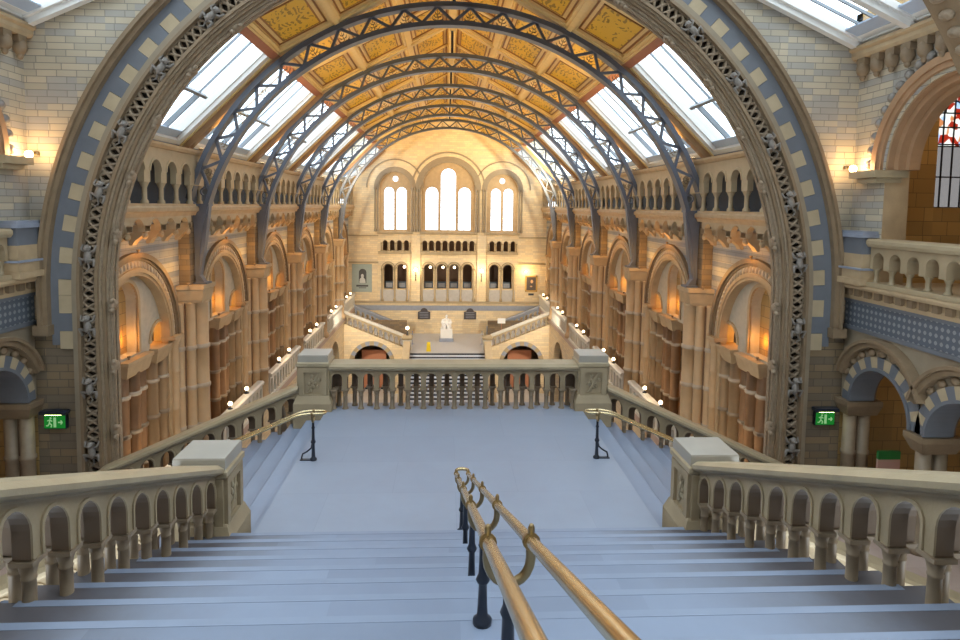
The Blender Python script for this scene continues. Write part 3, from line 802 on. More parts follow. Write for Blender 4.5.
# closing wall behind the camera, and the roof of the stair hall
mb = MB(); mb.box(-XW, XW, -4.3, -4, -2.1, 7.45); mb.prism([(-XW, 7.45), (XW, 7.45), (0, roofz(0))], -4.3, -4)
struct(mb.build('wall_back', 'pale_brick', merge=False))
mb = MB()
mb.prism([(-1.2, roofz(1.2)), (0, roofz(0)), (1.2, roofz(1.2)), (1.2, roofz(1.2)+.2), (0, roofz(0)+.2), (-1.2, roofz(1.2)+.2)], -4.3, 13.35)
struct(mb.build('ceiling_ridge', 'white_board'))
for s, sd in SIDES:
    w = struct(bpy.data.objects.new('window_%d' % (3 if s > 0 else 4), None)); COL.objects.link(w); w.location = (s*XW, 13, 7.45); w.scale = (s, 1, 1)
    w['label'] = 'sloping glass roof over the %s side of the stair hall' % sd
    k = math.hypot(1, .45)
    T = lambda u, v, z: (-v/k, u, v*.45/k+z)
    Ls = (XW-1.2)*k
    mb = MB(T)
    for i in range(12):
        y = -.16-1.5*i
        mb.box(y-.16, y+.16, 0, Ls, -.02, .12); mb.box(y-.08, y+.08, 0, Ls, -.14, -.02)
    mb.box(-17, 0, -.1, .22, -.02, .14); mb.box(-17, 0, .22, .34, .02, .12)
    mb.build('rafters', 'white_board', w, merge=False)
    mb = MB(T)
    for i in range(11):
        for d in (.53, .97): y = -.16-1.5*i-d; mb.box(y-.02, y+.02, .3, Ls, .04, .1)
    mb.build('glazing_bars', 'bar_grey', w, merge=False)
    mb = MB(T)
    for i in range(11): y = -.16-1.5*i; mb.box(y-1.34, y-.16, .34, .62, .03, .06)
    mb.build('sill', 'sill_blue', w, merge=False)
    mb = MB(T); mb.box(-17, 0, 0, Ls, .10, .115); mb.build('pane', 'glass', w)

# ================================================================== THE HALL BEYOND THE ARCH
CENT = [19.37-BAY/2+BAY*k for k in range(6)]
WARM = (1, .56, .17)
for s, sd in SIDES:
    T = lambda u, v, z, s=s: (s*v, u, z)
    mb = MB(T); mb.arch(13.3, YE, .25, 3.7, 8.0, 8.2, [(c, 2.0, .25, .25) for c in CENT], 0, 0, seg=20); mb.arch(13.3, YE, GF, .58, 8.02, 8.38, [(c, 1.68, 9., GF) for c in CENT], 1, 1) if False else None
    for a_, b_ in zip([13.3]+[c+2.0 for c in CENT], [c-2.0 for c in CENT]+[YE]): mb.box(a_, b_, 8.02, 8.2, GF, .25, 1)
    struct(mb.build('wall_hall_%s' % sd, ['nave_stripe', 'terracotta'], merge=False))
    mb = MB(T)
    mb.arch(13.4, YE, HF, GF-.25, 7.45, 7.9, [(c, 1.9, GF-2.9, HF) for c in CENT], 0, seg=16)
    mb.box(13.2, YE, 11.6, 11.9, HF, 3.6, 1)
    struct(mb.build('wall_aisle_%s' % sd, ['end_brick', 'buff_brick'], merge=False))
    mb = MB(T); mb.box(13.2, YE, 7.35, 11.6, GF-.25, GF); struct(mb.build('floor_gallery_%s' % sd, 'aisle_floor'))
    mb = MB(T); mb.box(13.2, YE, 8.1, 11.9, 3.45, 3.62); struct(mb.build('ceiling_aisle_%s' % sd, 'terracotta'))
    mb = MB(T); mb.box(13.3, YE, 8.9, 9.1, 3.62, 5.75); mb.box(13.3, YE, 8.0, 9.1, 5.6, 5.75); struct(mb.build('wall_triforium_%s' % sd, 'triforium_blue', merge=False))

# clustered piers
def make_pier():
    t = thing('clustered_pier', '', 'pier', (7.55, PIERS[0], GF), group='clustered piers of the hall')
    mb = MB(); mb.box(.28, .65, -.46, .46, 0, 5.35); mb.build('core', 'pier_core', t)  # core coloured dark, the shade between the shafts put into it
    for (x, y, r) in ((.0, 0, .21), (.18, -.33, .14), (.18, .33, .14), (.42, -.55, .13), (.42, .55, .13)):
        mb = MB(); P = [(r*1.5, 0), (r*1.5, .2), (r*1.15, .3), (r, .38)]
        for z in (1.3, 2.5, 3.7): P += [(r, z), (r*1.12, z+.02), (r*1.12, z+.1), (r, z+.12)]
        P += [(r, 5.05), (r*1.1, 5.08), (r*1.05, 5.14)]
        mb.lathe(P, x, y, 14)
        for z in (1.3, 2.5, 3.7): mb.lathe([(r, z), (r*1.17, z+.02), (r*1.17, z+.12), (r, z+.14)], x, y, 14, 1)
        mb.build('shaft', ['shaft_stone', 'ring_stone'], t)
    mb = MB()
    def rc(d, z): return [(-.22-d, -.42-d, z), (.64, -.66-d, z), (.64, .66+d, z), (-.22-d, .42+d, z)]
    mb.rings([rc(-.05, 5.12), rc(-.02, 5.2), rc(.02, 5.5), rc(.06, 5.53), rc(.06, 5.65)]); mb.build('capital', 'terracotta', t)
    mb = MB(); mb.box(.14, .6, -.42, .42, 5.65, 7.66); mb.build('pilaster', 'buff_brick', t)
    return t
p0 = make_pier()
p0['label'] = 'nearest clustered pier on the right, carrying the nearest iron rib'
for s, sd in SIDES:
    for k, y in enumerate(PIERS):
        lab = '%s clustered pier on the %s, carrying the %s iron rib' % (ORD[k] if k < 4 else 'farthest', sd, ORD[k] if k < 4 else 'farthest')
        if s > 0 and k == 0: continue
        dup(p0, (s*7.55, y, GF), lab, sx=s)

# screens under the arches
def make_screen():
    t = thing('arch_screen', '', 'screen', (8.2, CENT[0], GF), group='screens with a tall niche inside the bay arches')
    T = lambda u, v, z: (v, u, z)
    mb = MB(T); mb.arch(-3.1, 3.1, 4.05, 7.3, .0, .35, [(-1.78, .5, 4.24, 4.05), (.0, .6, 5.46, 4.15), (1.78, .5, 4.24, 4.05)], 0, seg=18)
    mb.build('tympanum', 'cream_grey', t)
    mb = MB(T); mb.box(-.65, .65, .28, .34, 4.06, 6.2); mb.build('niche_back', 'niche_brick', t)
    mb = MB(T); mb.ring(.0, 5.46, .6, .70, -.05, .02, seg=20, drop=1.3)
    for q in (-1.78, 1.78): mb.ring(q, 4.24, .5, .58, -.05, .02, seg=16)
    mb.build('moulding', 'terracotta', t, merge=False)
    mb = MB(T)
    for q in (-1.78, 1.78): mb.box(q-.6, q+.6, .8, .9, 3.6, 5.3); mb.box(q-.6, q+.6, .35, .85, 4.75, 4.85)
    mb.build('alcove_back', 'terracotta', t, merge=False)
    for q, ys in ((.30, (-.46, 0, .46)), (1.95, (-.5, 0, .5)), (-2.3, (-.4, 0, .4))):
        mb = MB(T); a = abs(ys[0])
        def rc(d, z): return [(q-a-.15-d, -.16-d, z), (q+a+.15+d, -.16-d, z), (q+a+.15+d, .36, z), (q-a-.15-d, .36, z)]
        mb.rings([rc(-.03, 3.66), rc(.0, 3.74), rc(.05, 3.98), rc(.08, 4.0), rc(.08, 4.09)]); mb.build('capital', 'terracotta', t)
        for y in ys:
            mb = MB(); r = .165
            P = [(r*1.5, 0), (r*1.5, .16), (r*1.1, .26), (r, .3)]
            for z in (1.1, 2.1, 3.1): P += [(r, z), (r*1.12, z+.02), (r*1.12, z+.08), (r, z+.1)]
            P += [(r, 3.72)]
            mb.lathe(P, .0 if y == 0 else .06, q+y, 12)
            for z in (1.1, 2.1, 3.1): mb.lathe([(r, z), (r*1.2, z+.02), (r*1.2, z+.1), (r, z+.12)], .0 if y == 0 else .06, q+y, 12, 1); mb.build('shaft', [('brown_shaft' if q < 1 else 'shaft_stone'), 'ring_stone'], t)
    return t
M['cream_grey'] = plain('cream_grey', (.50, .44, .34), .65, var=.2, scale=6)
scr = make_screen()
# arch mouldings
def make_arch():
    t = thing('bay_arch', '', 'arch', (8.0, CENT[0], .25), group='round arches of the hall bays')
    T = lambda u, v, z: (v, u, z)
    mb = MB(T); mb.ring(0, 0, 2.43, 2.56, -.12, .05, seg=28); mb.ring(0, 0, 2.36, 2.45, -.06, .05, seg=28); mb.build('hood_moulding', 'mould_stone', t, merge=False)
    mb = MB(T); mb.ring(0, 0, 2.14, 2.38, -.03, .05, seg=28); mb.build('voussoirs', 'cream_stone', t)
    mb = MB(T)
    for i in range(40):
        a = PI*(i+.5)/40; mb.ball((2.26*cos(a), -.03, 2.26*sin(a)), (.06, .04, .09 if .7 < a < 2.4 else .06), seg=6)
    mb.build('bead_carving', 'ring_stone', t, merge=False)
    mb = MB(T); mb.ring(0, 0, 1.98, 2.06, -.05, .2, seg=28); mb.ring(0, 0, 2.06, 2.16, -.08, .05, seg=28); mb.build('roll_moulding', 'terracotta', t, merge=False)
    for q in (-1, 1):      # jamb shafts
        for d, x in ((2.3, -.02),):
            mb = MB(); r = .11
            P = [(r*1.5, -4.25), (r*1.5, -4.1), (r*1.1, -4.0), (r, -3.94)]
            for z in (-3.3, -2.2, -1.1): P += [(r, z), (r*1.14, z+.02), (r*1.14, z+.08), (r, z+.1)]
            P += [(r, -.3), (r*1.2, -.27), (r*1.1, -.24), (r*1.7, -.06)]
            mb.lathe(P, x, q*d, 12); mb.build('shaft', 'shaft_stone', t)
        mb = MB(); mb.box(-.2, .2, *sorted((q*1.94, q*2.5)), -.08, .02); mb.build('impost', 'terracotta', t)
    return t
bar = make_arch()
# gallery arcade over the bays
NG, PG = 6, .93
def make_gallery():
    t = thing('gallery_arcade', '', 'arcade', (7.6, CENT[0], 3.6), group='upper gallery arcades of the hall')
    T = lambda u, v, z: (v, u, z)
    L = BAY/2
    mb = MB(T); mb.run([(-.04, .2), (-.1, .24), (-.1, .34), (-.04, .38), (-.04, .44), (.5, .44), (.5, .1), (0, .1)], -L, L); mb.build('floor_band', 'terracotta', t)
    ops = [(PG*(i-(NG-1)/2), .30, 1.27, .98) for i in range(NG)]
    mb = MB(T); mb.arch(-L, L, .98, 1.9, .0, .16, ops, seg=12)
    for c, w, zs, _ in ops: mb.ring(c, zs, .30, .35, -.03, 0, seg=12)
    mb.build('arcade', 'cream_stone', t, merge=False)
    mb = MB(T); mb.run([(.05, 1.85), (-.06, 1.88), (-.1, 1.96), (-.1, 2.02), (.4, 2.02), (.4, 1.85)], -L, L); mb.build('cornice', 'terracotta', t)
    mb = MB()
    mb.lathe([(.10, .44), (.10, .5), (.06, .55), (.06, .84), (.10, .93), (.12, .98)], .08, 0, 10)
    c0 = mb.build('colonnette', 'cream_stone', t, merge=False)
    ys = [PG*(i-NG/2) for i in range(NG+1)]; c0.location = (0, ys[0], 0)
    for y in ys[1:]: copy_part(c0, t, (0, y, 0))
    return t
gal = make_gallery()
def make_corbels():
    t = thing('corbel_table', '', 'corbels', (7.6, CENT[0], 3.0), group='corbel tables under the hall galleries')
    T = lambda u, v, z: (v, u, z)
    n, p = 6, .9
    mb = MB(T); mb.arch(-2.72, 2.72, .34, .72, .0, .16, [(p*(i-(n-1)/2), .30, .36, .34) for i in range(n)], seg=12); mb.box(-2.72, 2.72, .16, .42, .66, .72); mb.build('arches', 'cream_stone', t, merge=False)
    mb = MB()
    mb.rings([[(-.0, -.14, z), (.42, -.14, z), (.42, .14, z), (0, .14, z)] for z in (.36, .5)])
    mb.rings([[(.05+d, -.12, z), (.42, -.12, z), (.42, .12, z), (.05+d, .12, z)] for d, z in ((0, .36), (.02, .26), (.14, .16), (.2, .12), (.28, .0))])
    mb.ball((.06, 0, .24), (.07, .1, .09), seg=8)
    c0 = mb.build('corbel', 'terracotta', t, merge=False)
    ys = [p*(i-n/2) for i in range(n+1)]; c0.location = (0, ys[0]+.06, 0)
    for y in ys[1:]: copy_part(c0, t, (0, min(y, 2.64), 0))
    return t
cor = make_corbels()
def make_uplight():
    t = thing('uplighter', '', 'lamp', (7.7, 18.7, 1.66), group='small uplighters on the pier capitals')
    mb = MB(); mb.lathe([(.03, 0), (.03, .01), (.012, .02), (.012, .03), (.04, .05), (.045, .09), (.04, .09), (.035, .06)], 0, 0, 10); mb.build('body', 'mould_stone', t)
    mb = MB(); mb.lathe([(.03, .062), (.03, .07)], 0, 0, 10); mb.build('bulb', 'bulb_glow', t)
    return t
upl = make_uplight()
def make_par():
    t = thing('gallery_parapet', '', 'parapet', (7.5, CENT[0], GF), group='pale parapets of the first floor galleries')
    T = lambda u, v, z: (v, u, z)
    L = BAY/2-.55
    mb = MB(T); n = 11; p = 2*L/n
    mb.arch(-L, L, .12, .9, -.08, .08, [(-L+p*(i+.5), p*.3, .62, .12) for i in range(n)], seg=8); mb.build('arcade', 'marble_stone', t)
    mb = MB(T); mb.run([(-.14, .88), (-.16, .98), (-.1, 1.04), (.1, 1.04), (.16, .98), (.14, .88)], -L, L); mb.run([(-.14, 0), (-.14, .12), (.14, .12), (.14, 0)], -L, L); mb.build('coping', 'marble_stone', t, merge=False)
    return t
M['marble_stone'] = plain('marble_stone', (.62, .60, .54), .5, var=.1)
par = make_par()
def make_globe():
    t = thing('globe_lamp', '', 'lamp', (7.5, CENT[0], GF+1.04), group='globe lamps on the gallery parapets')
    mb = MB(); mb.lathe([(.09, 0), (.09, .03), (.03, .05), (.025, .1), (.05, .12)], 0, 0, 10); mb.build('stem', 'black_iron', t)
    mb = MB(); mb.ball((0, 0, .18), .075, seg=12); mb.build('globe', 'lamp_glow', t)
    return t
glo = make_globe()

def num(k): return ORD[k] if k < 5 else 'farthest'
first = True
for s, sd in SIDES:
    for k, c in enumerate(CENT):
        pl = 'in the %s bay on the %s' % (num(k), sd)
        labs = ('stone screen with tall brick niche ' + pl, 'round moulded stone arch with beaded voussoirs ' + pl,
                'upper gallery arcade of six small arches ' + pl, 'row of stone corbels under the upper gallery ' + pl,
                'pale pierced parapet of the first floor gallery ' + pl)
        for o, x, z, lab in ((scr, 8.2, GF, labs[0]), (bar, 8.0, .25, labs[1]), (gal, 7.6, 3.6, labs[2]), (cor, 7.6, 3.0, labs[3]), (par, 7.5, GF, labs[4])):
            if first:
                o['label'] = lab
                if o is gal: o.location.y = c+.06
            else: dup(o, (s*x, c+(.06 if k == 0 and o in (gal,) else 0), z), lab, sx=s)
        yl = c+BAY/2-.72 if k < 5 else c+BAY/2-.4
        for q, w in ((-.9, 'nearer'), (.9, 'farther')):
            lab = '%s globe lamp on the first floor parapet %s' % (w, pl)
            if first and q < 0: glo['label'] = lab; glo.location = (7.5, c+q, GF+1.04)
            else: dup(glo, (s*7.5, c+q, GF+1.04), lab, sx=s)
        if k < 5:
            lab = 'small uplighter on the pier capital ' + pl
            if first: upl['label'] = lab; upl.location = (7.62, yl, 1.66)
            else: dup(upl, (s*7.62, yl, 1.66), lab, sx=s)
            point('uplight', (s*7.45, yl-.35, 2.2), 26, (1, .5, .12), .08)
        spot('arch_light', (s*8.08, c+.3, .0), (s*8.1, c+1.8, 1.5), 190, (1, .40, .05), 75, .06)
        dup(upl, (s*7.84, c, 2.80), 'small added uplighter on the arch crown '+pl, sx=s)  # fixture added to go with the light under the corbels
        point('corbel_fill', (s*7.55, c, 2.86), 13, (1, .42, .06), .2)  # light added to brighten the corbels
        dup(upl, (s*8.14, c, .10), 'small added uplighter in the tall niche '+pl, sx=s)  # fixture added to go with the light in the niche
        point('niche_fill', (s*8.33, c+.25, .55), 8, (1, .42, .06), .06)  # light added to warm the niche
        point('alcove_light', (s*8.75, c+1.78, .4), 14, (1, .42, .06), .06)
        point('aisle_light', (s*10.2, c-.6, .6), 60, (1, .62, .28), .25)
        point('globe_light', (s*7.0, c, GF+1.7), 40, (1, .72, .42), .3)
        first = False

# iron roof ribs
RL, RU, ZR = 7.61, 8.16, 1.9
def make_rib():
    t = thing('iron_rib', '', 'roof rib', (0, PIERS[0], ZR), group='arched iron roof ribs')
    def chord(R, dr, w, amin):
        mb = MB(); mb.ring(0, 0, R-dr, R+dr, -w, w, amin, PI-amin, seg=64); mb.ring(0, 0, R-dr-.03, R-dr, -w*1.3, w*1.3, amin, PI-amin, seg=64); return mb
    am = math.asin(2.28/RU)
    chord(RU, .062, .13, am).build('upper_chord', 'iron_paint', t, merge=False)
    chord(RL, .058, .13, .0).build('lower_chord', 'iron_paint', t, merge=False)
    n = 20; a0 = rad(19.5); st = (PI-2*a0)/n
    mb = MB()
    def bar(a, b):
        d = (Vector(b)-Vector(a)).normalized(); nrm = Vector((-d.z, 0, d.x))*.038
        mb.hexa([(a[0]-nrm.x, -.05, a[2]-nrm.z), (b[0]-nrm.x, -.05, b[2]-nrm.z), (b[0]-nrm.x, .05, b[2]-nrm.z), (a[0]-nrm.x, .05, a[2]-nrm.z),
                 (a[0]+nrm.x, -.05, a[2]+nrm.z), (b[0]+nrm.x, -.05, b[2]+nrm.z), (b[0]+nrm.x, .05, b[2]+nrm.z), (a[0]+nrm.x, .05, a[2]+nrm.z)])
    def pol(r, a): return (r*cos(a), 0, r*sin(a))
    for i in range(n):
        a = a0+i*st; m = a+st/2
        bar(pol(RL+.05, a), pol(RU-.06, m)); bar(pol(RU-.06, m), pol(RL+.05, a+st))
    mb.build('lattice', 'iron_paint', t, merge=False)
    # leaf and flower sprigs standing inside the triangles, one part each
    for odd in (0, 1):
        ob = MB(); rb = RL+.06
        P = lambda r, q: (r, 0, q)
        ob.tube([P(rb, 0), P(rb+.2, 0), P(rb+.36, 0)], [.014, .011, .005], 5)
        for h, w_ in ((.03, .18), (.12, .125), (.21, .07)):
            for q in (-1, 1): ob.tube([P(rb+h, 0), P(rb+h+.01, q*w_*.6), P(rb+h+.08, q*w_)], [.008, .019, .005], 5)
        if odd:
            for q in (-.14, -.05, .05, .14): ob.ball(P(rb+.035, q), (.03, .018, .03), seg=6)
        first = None
        for i in range(odd, n, 2):
            m = a0+i*st+st/2
            if first is None: first = o = ob.build('flower_sprig' if odd else 'leaf_sprig', 'iron_orn', t, merge=False)
            else: o = copy_part(first, t, (0, 0, 0))
            o.rotation_euler = (0, -m, 0)
    for s in (-1, 1):
        mb = MB()
        P = [(s*7.36, -.24)]+[(s*(RL-.1-.1*sin(rad(q*11)))*cos(rad(q)), (RL-.06)*sin(rad(q))) for q in (0, 4, 8, 12, 16)]+[(s*7.7, (RL-.06)*sin(rad(16))), (s*7.66, 1.2), (s*7.64, -.24)]
        mb.prism(P, -.12, .12)
        mb.box(*sorted((s*7.2, s*7.7)), -.18, .18, (RL-.06)*sin(rad(16)), (RL-.06)*sin(rad(16))+.06)
        mb.box(*sorted((s*7.28, s*7.68)), -.2, .2, -.25, -.19)
        P2 = [(s*RU*cos(am), RU*sin(am)), (s*(RU-.15)*cos(am), RU*sin(am)-.1), (s*7.55, (RL-.06)*sin(rad(16))), (s*7.72, (RL-.06)*sin(rad(16)))]
        mb.prism(P2, -.08, .08)
        c = (s*7.36, 2.45+.05)
        mb.ring(c[0], c[1], .1, .14, -.04, .04, 0, 2*PI, seg=14)
        mb.build('foot', 'iron_paint', t, merge=False)
    mb = MB(); mb.box(-.05, .05, -.05, .05, RU+.08, 11.15-ZR); mb.build('king_post', 'black_iron', t)
    return t
rib = make_rib()
for k, y in enumerate(PIERS):
    lab = '%s grey arched iron roof rib with leafy lattice, counted from the great arch' % (ORD[k] if k < 4 else 'farthest')
    if k == 0: rib['label'] = lab
    else: dup(rib, (0, y, ZR), lab)

# sloping skylights and the painted ceiling
E0, E1 = (8.12, 5.66), (5.2, 8.5)
dxs, dzs = E0[0]-E1[0], E1[1]-E0[1]; SL = math.hypot(dxs, dzs); ux, uz = dxs/SL, dzs/SL
wn = 5
SKY = lambda u, v, n: (-v*ux+n*uz, u, v*uz+n*ux)
def make_sky():
    w = bpy.data.objects.new('window_5', None); COL.objects.link(w)
    y0, y1 = -BAY/2, BAY/2
    mb = MB(SKY)
    for a, b in ((y0, y0+.5), (y1-.5, y1)):
        mb.box(a, b, 0, SL, -.02, .10)
    mb.box(y0, y1, -.05, .30, -.02, .10); mb.box(y0, y1, SL-.25, SL, -.02, .1)
    mb.build('frame', 'white_board', w, merge=False)
    mb = MB(SKY)
    for a in (y0+.48, y1-.54): mb.box(a, a+.06, .25, SL-.2, .1, .42)
    mb.build('reveal', 'white_board', w, merge=False)
    mb = MB(SKY)
    for i in range(1, 6):
        a = y0+.5+(BAY-1.0)*i/6; mb.box(a-.02, a+.02, .3, SL-.25, .2, .26)
    mb.box(y0+1.0, y1-1.0, SL*.43, SL*.43+.09, .12, .28)
    for a in (y0+1.45, y1-1.45, 0): mb.box(a-.04, a+.04, .3, SL*.43, .12, .26)
    mb.build('glazing_bars', 'bar_grey', w, merge=False)
    mb = MB(SKY); mb.box(y0+.5, y1-.5, .28, .55, .10, .14); mb.box(y0, y1, -.35, .0, -.03, .02); mb.build('sill', 'sill_blue', w, merge=False)
    mb = MB(SKY); mb.box(y0, y1, 0, SL, .25, .262); mb.build('pane', 'glass', w)
    mb = MB(SKY); mb.box(y1-.16, y1+.16, 0, SL, -.22, -.01); mb.build('rafter', 'oak', w)
    mb = MB(SKY); mb.box(y1-.26, y1+.26, 0, SL, -.06, -.015); mb.build('rafter_board', 'ceiling_cream', w)
    return w
w0 = make_sky(); n = 5; first = True
for s, sd in SIDES:
    for k, c in enumerate(CENT):
        if first: w = w0
        else:
            w = w0.copy(); COL.objects.link(w)
            for ch in list(w0.children):
                d = ch.copy(); COL.objects.link(d); d.parent = w
            w.name = 'window_%d' % n
        w['label'] = 'sloping roof skylight over the %s bay on the %s' % (num(k), sd)
        struct(w); w.location = (s*E0[0], c+(.06 if k == 0 else 0), E0[1]); w.scale = (s, 1, 1); first = False; n += 1
ce = struct(bpy.data.objects.new('ceiling', None)); COL.objects.link(ce)
ce['label'] = 'pitched ceiling of gold painted panels in cream frames'
RZ = 11.3
cl = math.hypot(E1[0], RZ-E1[1]); cx_, cz_ = E1[0]/cl, (RZ-E1[1])/cl
for s, sd in SIDES:
    T = lambda u, v, n, s=s: (s*(E1[0]-v*cx_+n*cz_), u, E1[1]+v*cz_+n*cx_)
    mb = MB(T)
    mb.box(13.3, YE, 0, cl, .12, .2)
    for i in range(4):
        v = cl*i/3; mb.box(13.3, YE, v-.17, v+.17, -.02, .13); mb.box(13.3, YE, v-.08, v+.08, -.09, -.02)
    for y in [13.5]+PIERS+[YE-.2]: mb.box(y-.3, y+.3, 0, cl, -.0, .13); mb.box(y-.16, y+.16, 0, cl, -.06, 0)
    for y in CENT: mb.box(y-.13, y+.13, 0, cl, .02, .13)
    mb.build('frame', 'ceiling_cream', ce, merge=False)
    mb = MB(T); mb.box(13.3, YE, -.22, .02, -.12, .14); mb.build('eaves_beam', 'red_beam', ce)
    for c in CENT:
        for h in (-1, 1):
            for i in range(3):
                va, vb = cl*i/3+.17, cl*(i+1)/3-.17
                ya, yb = sorted((c+h*.13, c+h*(BAY/2-.3)))
                mb = MB(T); mb.box(ya, yb, va, vb, .085, .10)
                mb.build('panel', 'ceiling_cream', ce)
                mb = MB(T); q = .04
                for d, z0, z1 in ((q, .055, .09), (q+.16, .055, .09)):
                    a, b, e, f = ya+d, yb-d, va+d, vb-d; w_ = .05
                    mb.box(a, b, e, e+w_, z0, z1); mb.box(a, b, f-w_, f, z0, z1); mb.box(a, a+w_, e, f, z0, z1); mb.box(b-w_, b, e, f, z0, z1)
                mb.build('panel_moulding', 'panel_edge', ce, merge=False)
                mb = MB(T); mb.box(ya+.25, yb-.25, va+.25, vb-.25, .06, .088); mb.build('painted_panel', 'gold_panel', ce)
mb = MB(); mb.box(-.12, .12, 13.3, YE, RZ-.3, RZ+.1); mb.build('ridge_beam', 'ceiling_cream', ce)
# hall floor
mb = MB(); mb.box(-12, 12, 13.0, YE+.3, HF-.2, HF); struct(mb.build('floor', 'hall_floor'))
mb = MB(); mb.box(-12, 12, 12.8, 13.3, HF, -2.4); struct(mb.build('wall_under_stair', 'buff_brick'))

# ================================================================== FAR END WALL
I0 = 51.2
mb = MB()
mb.arch(-8.1, 8.1, 1.95, 11.6, I0, I0+.6, [(-4.28, 1.25, 5.45, 1.95), (-.02, 2.15, 5.35, 1.95), (4.35, 1.25, 5.40, 1.95)], seg=22)
bal = [(-4.22+.57*(i-1.5), .20, 1.05, .38) for i in range(4)]+[(.02+.545*(i-3.5), .20, 1.05, .38) for i in range(8)]+[(4.42+.57*(i-1.5), .20, 1.05, .38) for i in range(4)]
mb.arch(-8.1, 8.1, .2, 1.95, I0, I0+.6, bal, seg=8)
low = [(-4.80, .38, -1.06, -2.72), (-3.74, .38, -1.06, -2.72)]+[(-1.56, .38, -1.04, -2.70), (-.50, .38, -1.04, -2.70), (.50, .38, -1.04, -2.69), (1.60, .38, -1.04, -2.69)]+[(3.78, .38, -1.05, -2.67), (4.87, .38, -1.05, -2.67)]
mb.arch(-8.1, 8.1, -3.75, .2, I0, I0+.6, low, seg=12)
mb.box(-8.1, 8.1, I0, I0+.6, HF, -3.75)
for s in (-1, 1): mb.box(*sorted((s*8.1, s*12)), I0, I0+.6, HF, 3.7)
struct(mb.build('wall_end', 'end_brick', merge=False))
mb = MB()
for x0, x1, y, z0, z1 in ((-8.1, 8.1, .14, -3.85, -3.68), (-5.7, -2.85, .16, 1.78, 1.95), (-2.3, 2.35, .16, 1.78, 1.95), (2.95, 5.8, .16, 1.78, 1.95), (-5.6, -2.9, .12, .15, .36), (-2.25, 2.3, .12, .1, .36), (3.0, 5.7, .12, .15, .36), (-8.1, -5.6, .08, 1.55, 1.66), (5.75, 8.1, .08, 1.5, 1.61), (-8.1, -5.6, .07, -.62, -.5), (5.75, 8.1, .07, -.65, -.53)):
    mb.box(x0, x1, I0-y, I0, z0, z1)
struct(mb.build('trim_1', 'rail_stone', merge=False))
mb = MB(); mb.box(-8.1, 8.1, I0-.03, I0, -4.45, -4.05); struct(mb.build('trim_2', 'plinth_grey'))
mb = MB()
for x0, x1 in ((-5.45, -3.1), (-2.1, 2.1), (3.2, 5.5)): mb.box(x0, x1, I0-.06, I0, -3.68, -2.75)
struct(mb.build('trim_3', 'sill_stone'))
mb = MB()
for x in (-2.58, 2.72, -5.95, 6.0): mb.box(x-.36, x+.36, I0-.16, I0, -3.68, 1.7) if abs(x) < 4 else None
struct(mb.build('trim_4', 'end_brick', merge=False))

